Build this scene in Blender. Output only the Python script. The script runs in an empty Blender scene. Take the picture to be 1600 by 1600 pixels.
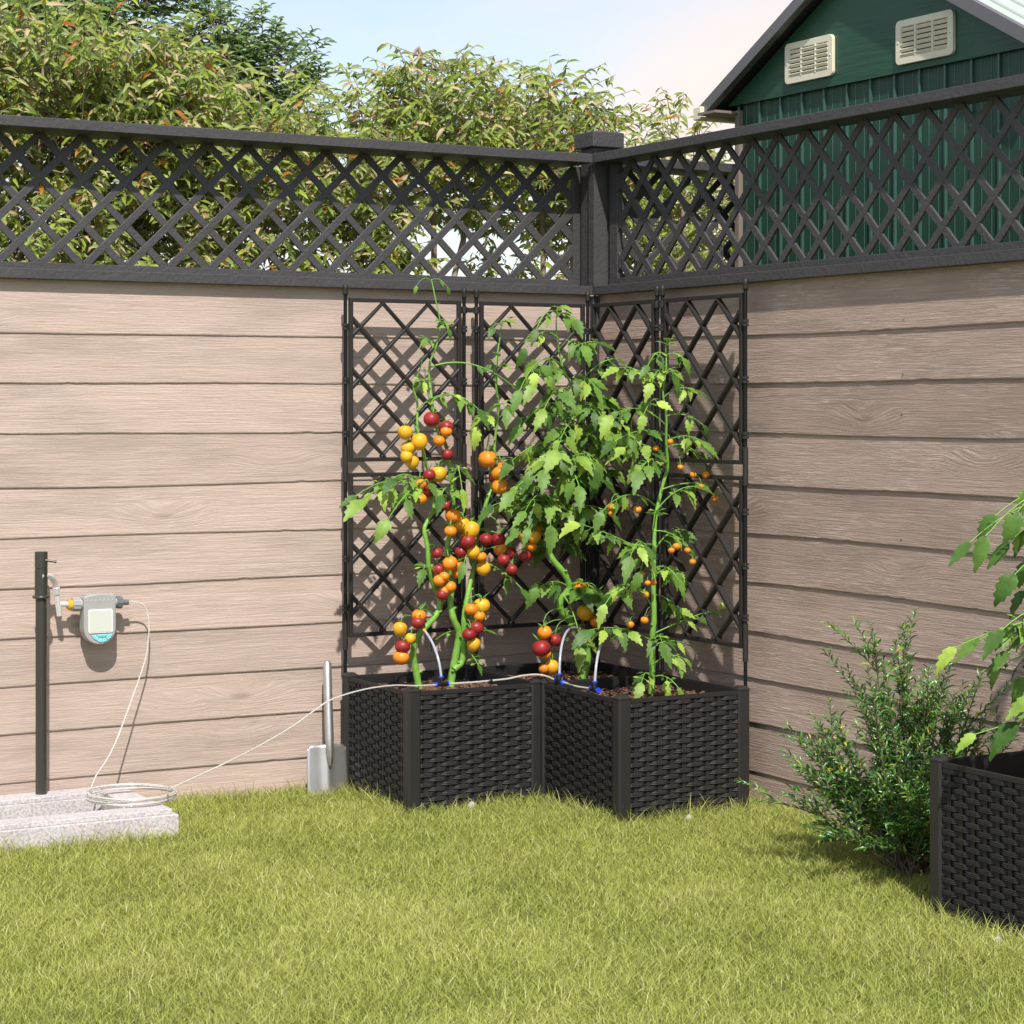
import bpy, math, random
import numpy as np
from mathutils import Vector, Matrix
R_ = math.radians
scene = bpy.context.scene
col = scene.collection
rnd = random.Random(7)
rng = np.random.default_rng(11)

# ------------------------------------------------------------------ camera, sky, sun, exposure
TH = .521; FPX = 3444.3; YH = 632.1; CAMP = Vector((-3.597, -5.749, 1.100))
cd = bpy.data.cameras.new("camera"); cam = bpy.data.objects.new("camera", cd); col.objects.link(cam)
cam.location = CAMP; cam.rotation_euler = (R_(90), 0, -TH)
cd.sensor_width = 36; cd.lens = 36*FPX/1600; cd.shift_y = -(800-YH)/1600; cd.clip_start = .05; cd.clip_end = 400
scene.camera = cam
SUN_EL = R_(50); SUN_AZ = R_(22)                 # light travels towards azimuth 22 deg
w = bpy.data.worlds.new("World"); scene.world = w; w.use_nodes = True
nt = w.node_tree; nt.nodes.clear()
out = nt.nodes.new('ShaderNodeOutputWorld'); bg = nt.nodes.new('ShaderNodeBackground'); sky = nt.nodes.new('ShaderNodeTexSky')
sky.sky_type = 'NISHITA'; sky.sun_disc = False; sky.sun_elevation = SUN_EL; sky.sun_rotation = R_(202)
sky.air_density = 1.0; sky.dust_density = .7; sky.ozone_density = 1.0
tc = nt.nodes.new('ShaderNodeTexCoord'); mp = nt.nodes.new('ShaderNodeMapping'); mp.inputs['Scale'].default_value = (1.2, 1.2, 4.0)
mp.inputs['Location'].default_value = (0.35, 0.1, 0.42)
cn = nt.nodes.new('ShaderNodeTexNoise'); cn.inputs['Scale'].default_value = 2.2; cn.inputs['Detail'].default_value = 7; cn.inputs['Roughness'].default_value = .52
cr = nt.nodes.new('ShaderNodeValToRGB'); cr.color_ramp.elements[0].position = .42; cr.color_ramp.elements[1].position = .72
cr.color_ramp.elements[0].color = (.12, .12, .12, 1); cr.color_ramp.elements[1].color = (1, 1, 1, 1)
mx = nt.nodes.new('ShaderNodeMixRGB'); mx.inputs[2].default_value = (5.3, 5.15, 5.15, 1)
nt.links.new(tc.outputs['Generated'], mp.inputs[0]); nt.links.new(mp.outputs[0], cn.inputs['Vector'])
nrm_ = nt.nodes.new('ShaderNodeVectorMath'); nrm_.operation = 'NORMALIZE'; nt.links.new(tc.outputs['Generated'], nrm_.inputs[0])
dst = nt.nodes.new('ShaderNodeVectorMath'); dst.operation = 'DISTANCE'; dst.inputs[1].default_value = (.600, .796, .095); nt.links.new(nrm_.outputs[0], dst.inputs[0])
ds2 = nt.nodes.new('ShaderNodeMath'); ds2.operation = 'MULTIPLY_ADD'; ds2.inputs[1].default_value = .10; nt.links.new(cn.outputs[0], ds2.inputs[0]); nt.links.new(dst.outputs['Value'], ds2.inputs[2])
cm_ = nt.nodes.new('ShaderNodeMapRange'); cm_.interpolation_type = 'SMOOTHSTEP'; cm_.inputs[1].default_value = .185; cm_.inputs[2].default_value = .11; nt.links.new(ds2.outputs[0], cm_.inputs[0])
mx2 = nt.nodes.new('ShaderNodeMixRGB'); mx2.inputs[2].default_value = (5.9, 5.15, 4.85, 1)
nt.links.new(cn.outputs[0], cr.inputs[0]); nt.links.new(cr.outputs[0], mx.inputs[0]); nt.links.new(sky.outputs[0], mx.inputs[1])
nt.links.new(mx.outputs[0], mx2.inputs[1]); nt.links.new(cm_.outputs[0], mx2.inputs[0]); nt.links.new(mx2.outputs[0], bg.inputs[0]); bg.inputs[1].default_value = .145; nt.links.new(bg.outputs[0], out.inputs[0])
sl = bpy.data.lights.new("sun", 'SUN'); sl.energy = 4.3; sl.angle = R_(.9); sl.color = (1, .955, .89)
so = bpy.data.objects.new("sun", sl); col.objects.link(so)
SD = Vector((math.sin(SUN_AZ)*math.cos(SUN_EL), math.cos(SUN_AZ)*math.cos(SUN_EL), -math.sin(SUN_EL)))
so.rotation_euler = SD.to_track_quat('-Z', 'Y').to_euler(); so.location = (-3, -6, 6)
vs = scene.view_settings; vs.view_transform = 'Standard'; vs.look = 'None'; vs.exposure = .32; vs.gamma = 1

# ------------------------------------------------------------------ helpers
CF = Vector((math.sin(TH), math.cos(TH), 0)); CR = Vector((math.cos(TH), -math.sin(TH), 0))
def ray(u, v): return CF + CR*((u-800)/FPX) - Vector((0, 0, 1))*((v-YH)/FPX)
def onX(u, v, x): d = ray(u, v); return CAMP + d*((x-CAMP.x)/d.x)
def onY(u, v, y): d = ray(u, v); return CAMP + d*((y-CAMP.y)/d.y)
def onZ(u, v, z): d = ray(u, v); return CAMP + d*((z-CAMP.z)/d.z)

class MB:
    def __init__(s): s.v = []; s.f = []; s.m = []; s.r = []; s.sm = []
    def add(s, vs, fs, m=0, r=0.0, smooth=False):
        o = len(s.v); s.v += [tuple(p) for p in vs]
        for f in fs: s.f.append(tuple(i+o for i in f)); s.m.append(m); s.r.append(r); s.sm.append(smooth)
    def box(s, x0, x1, y0, y1, z0, z1, m=0, M=None, r=0.0):
        vs = [(x0,y0,z0),(x1,y0,z0),(x1,y1,z0),(x0,y1,z0),(x0,y0,z1),(x1,y0,z1),(x1,y1,z1),(x0,y1,z1)]
        if M is not None: vs = [M @ Vector(p) for p in vs]
        s.add(vs, [(0,3,2,1),(4,5,6,7),(0,1,5,4),(1,2,6,5),(2,3,7,6),(3,0,4,7)], m, r)
    def tube(s, pts, rad, n=8, m=0, caps=True, r=0.0):
        pts = [Vector(p) for p in pts]; k = len(pts)
        if not hasattr(rad, '__len__'): rad = [rad]*k
        vs = []; T0 = (pts[1]-pts[0]).normalized(); a = Vector((0,0,1)) if abs(T0.z) < .9 else Vector((1,0,0))
        N = T0.cross(a).normalized()
        for i, p in enumerate(pts):
            T = (pts[min(i+1,k-1)]-pts[max(i-1,0)]).normalized()
            N = (N - T*N.dot(T)).normalized(); B = T.cross(N)
            for j in range(n):
                q = 2*math.pi*j/n; vs.append(p + (N*math.cos(q)+B*math.sin(q))*rad[i])
        fs = [(i*n+j, i*n+(j+1)%n, (i+1)*n+(j+1)%n, (i+1)*n+j) for i in range(k-1) for j in range(n)]
        s.add(vs, fs, m, r, True)
        if caps:
            s.add(vs[:n], [tuple(range(n))[::-1]], m, r); s.add(vs[-n:], [tuple(range(n))], m, r)
    def lathe(s, prof, n=20, M=None, m=0, r=0.0, smooth=True):
        vs = []
        for (a, z) in prof:
            for j in range(n):
                q = 2*math.pi*j/n; p = Vector((a*math.cos(q), a*math.sin(q), z)); vs.append(M @ p if M is not None else p)
        fs = [(i*n+j, i*n+(j+1)%n, (i+1)*n+(j+1)%n, (i+1)*n+j) for i in range(len(prof)-1) for j in range(n)]
        s.add(vs, fs, m, r, smooth)
    def build(s, name, mats, parent=None, bevel=0, loc=None, rot=None):
        me = bpy.data.meshes.new(name); me.from_pydata(s.v, [], s.f)
        if not isinstance(mats, (list, tuple)): mats = [mats]
        for m in mats: me.materials.append(m)
        me.polygons.foreach_set('material_index', s.m); me.polygons.foreach_set('use_smooth', s.sm)
        at = me.attributes.new('rnd', 'FLOAT', 'FACE'); at.data.foreach_set('value', s.r)
        me.update(); return link(name, me, parent, bevel, loc, rot)

def link(name, me, parent=None, bevel=0, loc=None, rot=None):
    o = bpy.data.objects.new(name, me); col.objects.link(o)
    if parent: o.parent = parent
    if loc is not None: o.location = loc
    if rot is not None: o.rotation_euler = rot
    if bevel:
        b = o.modifiers.new('bevel', 'BEVEL'); b.width = bevel; b.segments = 2; b.limit_method = 'ANGLE'; b.angle_limit = R_(35)
    return o
def arrmesh(name, V, F, mat, rv=None, smooth=True):
    """V (n,3) F (m,k) numpy -> mesh; k = 3"""
    me = bpy.data.meshes.new(name); k = F.shape[1]
    me.vertices.add(len(V)); me.vertices.foreach_set('co', V.astype(np.float32).ravel())
    me.loops.add(F.size); me.loops.foreach_set('vertex_index', F.astype(np.int32).ravel())
    me.polygons.add(len(F)); me.polygons.foreach_set('loop_start', np.arange(0, F.size, k, dtype=np.int32))
    me.polygons.foreach_set('loop_total', np.full(len(F), k, dtype=np.int32))
    me.polygons.foreach_set('use_smooth', np.full(len(F), smooth))
    me.materials.append(mat)
    if rv is not None:
        at = me.attributes.new('rnd', 'FLOAT', 'FACE'); at.data.foreach_set('value', rv.astype(np.float32))
    me.update(); me.validate(); return me
def empty(name, loc, rz=0):
    o = bpy.data.objects.new(name, None); col.objects.link(o); o.location = loc; o.rotation_euler = (0, 0, rz); o.empty_display_size = .1; return o
def tag(o, label=None, cat=None, group=None, kind=None):
    if label: o['label'] = label
    if cat: o['category'] = cat
    if group: o['group'] = group
    o['kind'] = kind if kind else 'thing'
    return o

# ------------------------------------------------------------------ materials
def mat(name, c, rough=.5, metal=0, bump=None, var=None, spec=.5, ramp=None, trans=0, coat=0, tl=None):
    """bump=(scale,strength,dist,(sx,sy,sz)); var=(scale,amount); ramp=colours by face attribute rnd"""
    m = bpy.data.materials.new(name); m.use_nodes = True; t = m.node_tree; b = t.nodes['Principled BSDF']
    L = t.links.new; b.inputs['Base Color'].default_value = (*c, 1); b.inputs['Roughness'].default_value = rough
    b.inputs['Metallic'].default_value = metal; b.inputs['Specular IOR Level'].default_value = spec
    if trans: b.inputs['Transmission Weight'].default_value = trans
    if coat: b.inputs['Coat Weight'].default_value = coat
    tcn = t.nodes.new('ShaderNodeTexCoord'); src = None
    if ramp:
        a = t.nodes.new('ShaderNodeAttribute'); a.attribute_name = 'rnd'; r = t.nodes.new('ShaderNodeValToRGB')
        cr = r.color_ramp
        while len(cr.elements) < len(ramp): cr.elements.new(.5)
        for e, (p, cc) in zip(cr.elements, ramp): e.position = p; e.color = (*cc, 1)
        L(a.outputs['Fac'], r.inputs[0]); src = r.outputs[0]
    if var:
        n = t.nodes.new('ShaderNodeTexNoise'); n.inputs['Scale'].default_value = var[0]; n.inputs['Detail'].default_value = 5
        L(tcn.outputs['Object'], n.inputs['Vector'])
        mr = t.nodes.new('ShaderNodeMapRange'); mr.inputs[1].default_value = .3; mr.inputs[2].default_value = .7
        mr.inputs[3].default_value = 1-var[1]; mr.inputs[4].default_value = 1+var[1]; L(n.outputs[0], mr.inputs[0])
        mm = t.nodes.new('ShaderNodeVectorMath'); mm.operation = 'SCALE'
        if src: L(src, mm.inputs[0])
        else: mm.inputs[0].default_value = c
        L(mr.outputs[0], mm.inputs['Scale']); src = mm.outputs[0]
    if src: L(src, b.inputs['Base Color'])
    if bump:
        mpn = t.nodes.new('ShaderNodeMapping'); mpn.inputs['Scale'].default_value = bump[3] if len(bump) > 3 else (1,1,1)
        n = t.nodes.new('ShaderNodeTexNoise'); n.inputs['Scale'].default_value = bump[0]; n.inputs['Detail'].default_value = 4
        bu = t.nodes.new('ShaderNodeBump'); bu.inputs['Strength'].default_value = bump[1]; bu.inputs['Distance'].default_value = bump[2]
        L(tcn.outputs['Object'], mpn.inputs[0]); L(mpn.outputs[0], n.inputs['Vector']); L(n.outputs[0], bu.inputs['Height']); L(bu.outputs[0], b.inputs['Normal'])
    if tl:                                                     # translucent leaf
        o_ = t.nodes['Material Output']; tr = t.nodes.new('ShaderNodeBsdfTranslucent'); ms = t.nodes.new('ShaderNodeMixShader')
        ms.inputs[0].default_value = tl
        hs = t.nodes.new('ShaderNodeHueSaturation'); hs.inputs['Hue'].default_value = .485; hs.inputs['Value'].default_value = 1.5
        if src: L(src, hs.inputs['Color'])
        else: hs.inputs['Color'].default_value = (*c, 1)
        L(hs.outputs[0], tr.inputs[0])
        L(b.outputs[0], ms.inputs[1]); L(tr.outputs[0], ms.inputs[2]); L(ms.outputs[0], o_.inputs[0])
    return m
def wood_mat(name, ca, cb, cw, bs, fl=1.0):
    m = bpy.data.materials.new(name); m.use_nodes = True; t = m.node_tree; b = t.nodes['Principled BSDF']; L = t.links.new
    b.inputs['Roughness'].default_value = .72; b.inputs['Specular IOR Level'].default_value = .3
    N = t.nodes.new
    tcn = N('ShaderNodeTexCoord'); at = N('ShaderNodeAttribute'); at.attribute_name = 'rnd'
    cx = N('ShaderNodeCombineXYZ'); ma = N('ShaderNodeMath'); ma.operation = 'MULTIPLY'; ma.inputs[1].default_value = 17.3
    L(at.outputs['Fac'], ma.inputs[0]); L(ma.outputs[0], cx.inputs[0]); L(ma.outputs[0], cx.inputs[1])
    ad = N('ShaderNodeVectorMath'); ad.operation = 'ADD'; L(tcn.outputs['Object'], ad.inputs[0]); L(cx.outputs[0], ad.inputs[1])
    def mapped(sc):
        q = N('ShaderNodeMapping'); q.inputs['Scale'].default_value = sc; L(ad.outputs[0], q.inputs[0]); return q.outputs[0]
    def noise(v, s, d=5, ro=.55, dist=0):
        n = N('ShaderNodeTexNoise'); n.inputs['Scale'].default_value = s; n.inputs['Detail'].default_value = d
        n.inputs['Roughness'].default_value = ro; n.inputs['Distortion'].default_value = dist; L(v, n.inputs['Vector']); return n.outputs[0]
    def mrange(x, a, b_, c=0, d=1):
        q = N('ShaderNodeMapRange'); q.inputs[1].default_value = a; q.inputs[2].default_value = b_; q.inputs[3].default_value = c; q.inputs[4].default_value = d; L(x, q.inputs[0]); return q.outputs[0]
    def mix(f, a, b_, mode='MIX'):
        q = N('ShaderNodeMixRGB'); q.blend_type = mode
        if isinstance(f, float): q.inputs[0].default_value = f
        else: L(f, q.inputs[0])
        for i, x in ((1, a), (2, b_)):
            if isinstance(x, tuple): q.inputs[i].default_value = (*x, 1)
            else: L(x, q.inputs[i])
        return q.outputs[0]
    # knots: warp field around sparse points
    vo = N('ShaderNodeTexVoronoi'); vo.inputs['Scale'].default_value = 1.0; L(mapped((1.7, .3, 6.5)), vo.inputs['Vector'])
    vo.inputs['Randomness'].default_value = 1
    knot = mrange(vo.outputs['Distance'], .0, .28, 1, 0)
    # long fibre grain, bent around the knots
    wv = N('ShaderNodeCombineXYZ'); kk = N('ShaderNodeMath'); kk.operation = 'MULTIPLY'; kk.inputs[1].default_value = .035; L(knot, kk.inputs[0]); L(kk.outputs[0], wv.inputs[2])
    a2 = N('ShaderNodeVectorMath'); a2.operation = 'ADD'; L(ad.outputs[0], a2.inputs[0]); L(wv.outputs[0], a2.inputs[1])
    q = N('ShaderNodeMapping'); q.inputs['Scale'].default_value = (1.6, 1, 52); L(a2.outputs[0], q.inputs[0])
    g1 = noise(q.outputs[0], 3.2, 9, .74, .12)
    q2 = N('ShaderNodeMapping'); q2.inputs['Scale'].default_value = (4.5, 4, 85); L(a2.outputs[0], q2.inputs[0])
    g2 = noise(q2.outputs[0], 3.0, 4, .7, .3)
    big = noise(mapped((1.0, 1, 6)), 2.6, 5, .6)
    brd = noise(mapped((.0, .0, .0)), 1, 0)
    c1 = mix(mrange(g1, .38, .66), ca, cb)
    c2 = mix(mrange(big, .46, .70, 0, .7), c1, tuple(x*.80 for x in (cb[0]*.98, cb[1]*1.02, cb[2]*1.03)))
    pm = N('ShaderNodeMath'); pm.operation = 'MULTIPLY'; L(mrange(g2, .50, .66, 0, fl), pm.inputs[0]); L(mrange(noise(mapped((.9, 1, 3.2)), 3.0, 3, .5), .42, .62, .10, 1), pm.inputs[1]); c3 = mix(pm.outputs[0], c2, cw)
    dk = mrange(g1, .66, .72, 0, .45); c4 = mix(dk, c3, tuple(x*.55 for x in cb))
    c5 = mix(mrange(vo.outputs['Distance'], .03, .075, .45, 0), c4, tuple(x*.5 for x in cb))
    wn = N('ShaderNodeTexWhiteNoise'); wn.noise_dimensions = '1D'; L(at.outputs['Fac'], wn.inputs['W'])
    sc_ = N('ShaderNodeVectorMath'); sc_.operation = 'SCALE'; L(c5, sc_.inputs[0]); L(mrange(wn.outputs['Value'], 0, 1, .92, 1.06), sc_.inputs['Scale'])
    L(sc_.outputs[0], b.inputs['Base Color'])
    hs = N('ShaderNodeMath'); hs.operation = 'ADD'; L(mrange(g1, .3, .7, 0, 1), hs.inputs[0])
    L(mrange(g2, .35, .75, 0, .9), hs.inputs[1])
    bu = N('ShaderNodeBump'); bu.inputs['Strength'].default_value = bs; bu.inputs['Distance'].default_value = .0016
    L(hs.outputs[0], bu.inputs['Height']); L(bu.outputs[0], b.inputs['Normal'])
    return m
M = {}
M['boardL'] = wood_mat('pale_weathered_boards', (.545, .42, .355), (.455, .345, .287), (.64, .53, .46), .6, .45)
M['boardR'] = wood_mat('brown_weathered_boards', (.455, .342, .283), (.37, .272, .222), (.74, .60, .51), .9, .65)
M['rail'] = mat('charcoal_embossed', (.060, .056, .057), .50, 0, (85, .55, .0040, (1,1,1)), var=(9, .08), spec=.4)
M['trellis'] = mat('black_steel', (.024, .021, .020), .52, 0, (90, .12, .001), spec=.35)
M['pole'] = mat('black_gloss', (.006, .006, .006), .45, spec=.3)
M['clip'] = mat('black_clip', (.020, .019, .019), .38)
M['wicker'] = mat('black_resin_wicker', (.019, .017, .017), .58, 0, (60, .15, .001, (1, 1, 6)), var=(12, .15), spec=.4)
M['wdark'] = mat('black_resin_inside', (.010, .010, .010), .6)
M['post'] = mat('black_resin_post', (.021, .019, .018), .46, 0, (120, .08, .0006), var=(7, .12))
M['soil'] = mat('brown_bark_soil', (.16, .085, .05), .9, 0, (70, 1.0, .012, (1, 2.2, 1)), var=(60, .65))
M['stone'] = None
M['chrome'] = mat('brushed_chrome', (.85, .85, .86), .25, .45, (60, .1, .001))
M['tappole'] = mat('dark_bronze_pole', (.075, .072, .062), .30, .5)
M['steel'] = mat('worn_steel', (.56, .54, .51), .36, .85, (14, .25, .002), var=(10, .16))
M['greyp'] = mat('grey_plastic', (.36, .355, .34), .42, var=(30, .03))
M['dgrey'] = mat('dark_grey_plastic', (.13, .15, .16), .4)
M['screen'] = mat('pale_screen', (.60, .61, .54), .18, var=(300, .03))
M['white'] = mat('white_edge', (.78, .78, .76), .3)
M['cyan'] = mat('cyan_button', (.26, .72, .76), .35)
M['cyand'] = mat('cyan_mark', (.06, .35, .42), .4)
M['yellow'] = mat('yellow_ring', (.86, .56, .03), .35)
M['blue'] = mat('blue_collar', (.01, .07, .85), .25)
M['black'] = mat('black_fitting', (.012, .012, .013), .22)
M['tube'] = mat('clear_tube', (.95, .92, .88), .12, trans=.6)
M['drip'] = mat('milky_tube', (.50, .52, .60), .2, trans=.3)
M['emit'] = mat('orange_dripper', (.8, .38, .03), .4)
M['vent'] = mat('cream_plastic', (.74, .69, .53), .4, var=(20, .04))
M['green'] = mat('green_painted_wood', (.016, .070, .036), .42, 0, (6, .35, .004, (1, 1, 14)), var=(3, .10))
M['roofgrey'] = mat('grey_metal_trim', (.16, .15, .15), .38, .3)
M['sheet'] = mat('pale_green_roof_sheet', (.44, .50, .45), .3, .0)
M['trim'] = mat('brown_grey_trim', (.21, .17, .145), .5)
M['stem'] = mat('tomato_stem', (.20, .42, .065), .38, 0, (30, .25, .003), var=(9, .22), tl=.12)
M['leaf'] = mat('tomato_leaf', (.12, .27, .07), .46, 0, (55, .5, .003), var=(22, .30), spec=.26, tl=.18,
    ramp=[(0, (.055, .125, .022)), (.45, (.125, .235, .038)), (.85, (.25, .375, .062)), (1, (.36, .48, .075))])
M['calyx'] = mat('calyx_green', (.13, .30, .05), .5)
SHC = {'red': (.30, .10, .02), 'orange': (.62, .34, .03), 'yellow': (.50, .42, .05)}
for n_, c_ in (('red', (.27, .022, .022)), ('orange', (.72, .24, .018)), ('yellow', (.70, .37, .022))):
    M[n_] = mat('tomato_'+n_, c_, .42, 0, (14, .1, .003), var=(26, .16), spec=.4, ramp=[(0, c_), (.3, c_), (1, SHC[n_])])
M['pebble'] = mat('pale_pebble', (.36, .35, .30), .8, 0, (80, .6, .004), var=(60, .15))
M['bark'] = mat('pale_bark', (.30, .23, .17), .8, 0, (40, .7, .006, (1, 1, .3)), var=(20, .25))
M['twig'] = mat('dark_twig', (.12, .08, .06), .7)
M['tleaf'] = mat('tree_leaf', (.1, .15, .04), .42, tl=.35,
    ramp=[(0, (.08, .13, .028)), (.22, (.18, .26, .038)), (.48, (.36, .44, .055)), (.64, (.24, .30, .09)), (.84, (.33, .36, .12)), (.90, (.58, .47, .24)), (.972, (.60, .48, .27)), (.982, (.46, .19, .03)), (1, (.38, .12, .02))], spec=.45)
M['dleaf'] = mat('dark_tree_leaf', (.03, .07, .03), .4, tl=.2, ramp=[(0, (.06, .12, .035)), (.7, (.12, .20, .045)), (1, (.22, .31, .06))])
M['sleaf'] = mat('shrub_leaf', (.05, .15, .03), .27, tl=.2, ramp=[(0, (.04, .12, .032)), (.55, (.085, .215, .04)), (.93, (.19, .34, .06)), (.975, (.30, .38, .05)), (1, (.62, .45, .04))], spec=.6)
M['grass'] = mat('grass_blade', (.1, .16, .03), .5, tl=.22, var=(1.7, .08),
    ramp=[(0, (.165, .20, .040)), (.3, (.28, .325, .062)), (.6, (.385, .415, .098)), (.88, (.47, .485, .155)), (1, (.60, .58, .30))], spec=.25)
def ground_mat():
    m = mat('ground_soil_grass', (.11, .12, .035), .95, 0, (60, .8, .01), var=(8, .45)); return m
M['ground'] = ground_mat()
def stone_mat():
    m = bpy.data.materials.new('pale_granite'); m.use_nodes = True; t = m.node_tree; b = t.nodes['Principled BSDF']; L = t.links.new; N = t.nodes.new
    tcn = N('ShaderNodeTexCoord'); n1 = N('ShaderNodeTexNoise'); n1.inputs['Scale'].default_value = 160; n1.inputs['Detail'].default_value = 3
    n2 = N('ShaderNodeTexNoise'); n2.inputs['Scale'].default_value = 9; n2.inputs['Detail'].default_value = 4
    v = N('ShaderNodeTexVoronoi'); v.inputs['Scale'].default_value = 150
    for n in (n1, n2, v): L(tcn.outputs['Object'], n.inputs['Vector'])
    r1 = N('ShaderNodeValToRGB'); e = r1.color_ramp.elements; e[0].position = .32; e[0].color = (.42, .38, .385, 1); e[1].position = .6; e[1].color = (.66, .62, .615, 1)
    L(n1.outputs[0], r1.inputs[0])
    r2 = N('ShaderNodeValToRGB'); e = r2.color_ramp.elements; e[0].position = .10; e[0].color = (.55, .5, .5, 1); e[1].position = .24; e[1].color = (1, 1, 1, 1)
    L(v.outputs['Distance'], r2.inputs[0])
    mm = N('ShaderNodeMixRGB'); mm.blend_type = 'MULTIPLY'; mm.inputs[0].default_value = .45; L(r1.outputs[0], mm.inputs[1]); L(r2.outputs[0], mm.inputs[2])
    m3 = N('ShaderNodeMixRGB'); m3.blend_type = 'MULTIPLY'; m3.inputs[0].default_value = .25; L(mm.outputs[0], m3.inputs[1]); L(n2.outputs[0], m3.inputs[2])
    L(m3.outputs[0], b.inputs['Base Color']); b.inputs['Roughness'].default_value = .75
    bu = N('ShaderNodeBump'); bu.inputs['Strength'].default_value = .35; bu.inputs['Distance'].default_value = .002; L(n1.outputs[0], bu.inputs['Height']); L(bu.outputs[0], b.inputs['Normal'])
    return m
M['stone'] = stone_mat()

# ------------------------------------------------------------------ ground
g = MB(); g.add([(-90,-90,0),(90,-90,0),(90,90,0),(-90,90,0)], [(0,1,2,3)])
tag(g.build('ground', M['ground']), kind='structure')

# ------------------------------------------------------------------ board walls
ZE = [1.470, 1.293, 1.157, 1.020, .880, .743, .609, .474, .348, .222, .092, -.04]     # lower edges of the boards
def board_wall(length, seed, m, loc, rz, s0, label):
    r = random.Random(seed); mb = MB()
    for i in range(1, len(ZE)):
        zl, zt = ZE[i], (ZE[i-1]+.012 if i > 1 else 1.436)
        n = int(length/.022); bow = [r.uniform(-.003, .003) for _ in range(3)]
        ph = r.uniform(0, 9); tilt = r.uniform(-.002, .002); vs = []
        chip = {r.randrange(n): r.uniform(.0008, .0022) for _ in range(int(length*2.4))}
        e = 0
        for k in range(n+1):
            x = s0 + length*k/n; e = .6*e + r.uniform(-.0004, .0004)
            dz = bow[0]*math.sin(x*1.7+ph)+bow[1]*math.sin(x*3.9+ph*2)+e+tilt*x+chip.get(k, 0)
            dy = .0012*math.sin(x*2.3+ph*3)
            top = -.001; lip = -.0062+dy*.5
            vs += [(x, top, zt), (x, top-(top-lip)*-.62 if False else (top*.4+lip*.6), zt*.38+(zl+dz)*.62), (x, lip, zl+dz+.003), (x, lip+.0015, zl+dz), (x, .0, zl+dz)]
        fs = []
        for k in range(n):
            a = k*5
            for j in range(4): fs.append((a+j, a+j+1, a+5+j+1, a+5+j)[::1])
        mb.add(vs, fs, 0, (i*.37+seed*.13) % 1.0)
    mb.box(s0, s0+length, .001, .06, -.05, 1.434, 0, r=.5)
    return tag(mb.build('board_wall', m, None, 0, loc, (0, 0, rz)), label, 'wall')
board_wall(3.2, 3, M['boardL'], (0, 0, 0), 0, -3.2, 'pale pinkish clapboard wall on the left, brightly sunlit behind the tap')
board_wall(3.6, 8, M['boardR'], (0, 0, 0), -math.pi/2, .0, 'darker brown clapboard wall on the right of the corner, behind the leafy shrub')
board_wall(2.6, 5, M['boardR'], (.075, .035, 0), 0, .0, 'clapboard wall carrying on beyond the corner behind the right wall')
rw = [o for o in bpy.data.objects if o.name == 'board_wall.001'][0]
for i in range(1, len(ZE)-1):
    for dz in ((.018, .100) if i % 3 else (.055,)):
        a = MB(); a.lathe([(.0001, 0), (.0022, .0002), (.0026, .001)], 8, Matrix.Rotation(R_(90), 4, 'X')); a.build('nail_head', M['twig'], rw, 0, (1.452+.004*math.sin(i*7+dz*50), -.0062+.05*dz*.9, ZE[i]+dz), (0, 0, 0))
cp = MB(); cp.box(-.026, -.004, -.026, -.004, -.02, 1.432)
tag(cp.build('corner_trim', M['rail'], None, .001), 'narrow dark vertical trim strip where the two board walls meet', 'trim')

# ------------------------------------------------------------------ lattice toppers
def topper(length, s0, lat_y, stile0, stile1, loc, rz, label, ph=0.0, ext=0):
    """local: x along, -y outward"""
    e = empty('lattice_fence', loc, rz); tag(e, label, 'lattice fence', 'charcoal lattice fences on the wall tops')
    L0, L1 = s0, s0+length
    a = MB(); a.box(L0, L1, -.030, lat_y+.05, 1.8385, 1.866); a.build('top_rail', M['rail'], e, .0015)
    a = MB(); a.box(L0, L1, -.030, lat_y+.05, 1.435, 1.462); a.build('bottom_rail', M['rail'], e, .0015)
    L1 += ext; zb, zt = 1.462, 1.8385; lat = MB()
    lat.box(L0, L1, lat_y-.001, lat_y+.019, zb, zb+.024)
    if stile0: lat.box(L0, L0+stile0, lat_y-.0005, lat_y+.0185, zb+.024, zt)
    if stile1: lat.box(L1-stile1, L1, lat_y-.0005, lat_y+.0185, zb+.024, zt)
    px, pz = .1225, (1.8424-1.474)/3; W = .027
    ang = math.atan2(pz, px); hw = W/2/math.cos(ang)      # half height measured vertically
    xa, xb = L0+(stile0 or 0), L1-(stile1 or 0); z0 = zb+.012; z1 = zt+.004
    sl_ = pz/px
    for sgn, yo in ((1, 0.0), (-1, .0009)):
        k0 = int(math.floor((xa-1.0)/px)); k1 = int(math.ceil((xb+1.0)/px))
        for k in range(k0, k1+1):
            xc = ph + k*px                       # bar crosses z0 at xc
            xs, xe = (xc, xc+(z1-z0)/sl_) if sgn > 0 else (xc-(z1-z0)/sl_, xc)
            lo, hi = max(xs, xa), min(xe, xb)
            if hi-lo < .004: continue
            zz = lambda x: z0+(x-xc)*sl_*sgn
            y0, y1 = lat_y+yo+.001, lat_y+yo+.009
            vs = []
            for x in (lo, hi):
                for dz in (-hw, hw):
                    z_ = min(max(zz(x)+dz, zb+.002), zt+.012)
                    vs += [(x, y0, z_), (x, y1, z_)]
            lat.add(vs, [(0,1,3,2),(4,6,7,5),(0,2,6,4),(1,5,7,3),(0,4,5,1),(2,3,7,6)])
    lat.build('lattice', M['rail'], e, .0012)
    return e
topper(3.17, -3.2, .085, 0, .04, (0, 0, 0), 0, 'charcoal diamond lattice fence along the top of the left wall', -.135, .04)
topper(3.57, .030, .030, .045, 0, (0, 0, 0), -math.pi/2, 'charcoal diamond lattice fence on top of the right wall, in front of the green shed', .026, 0)
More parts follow.
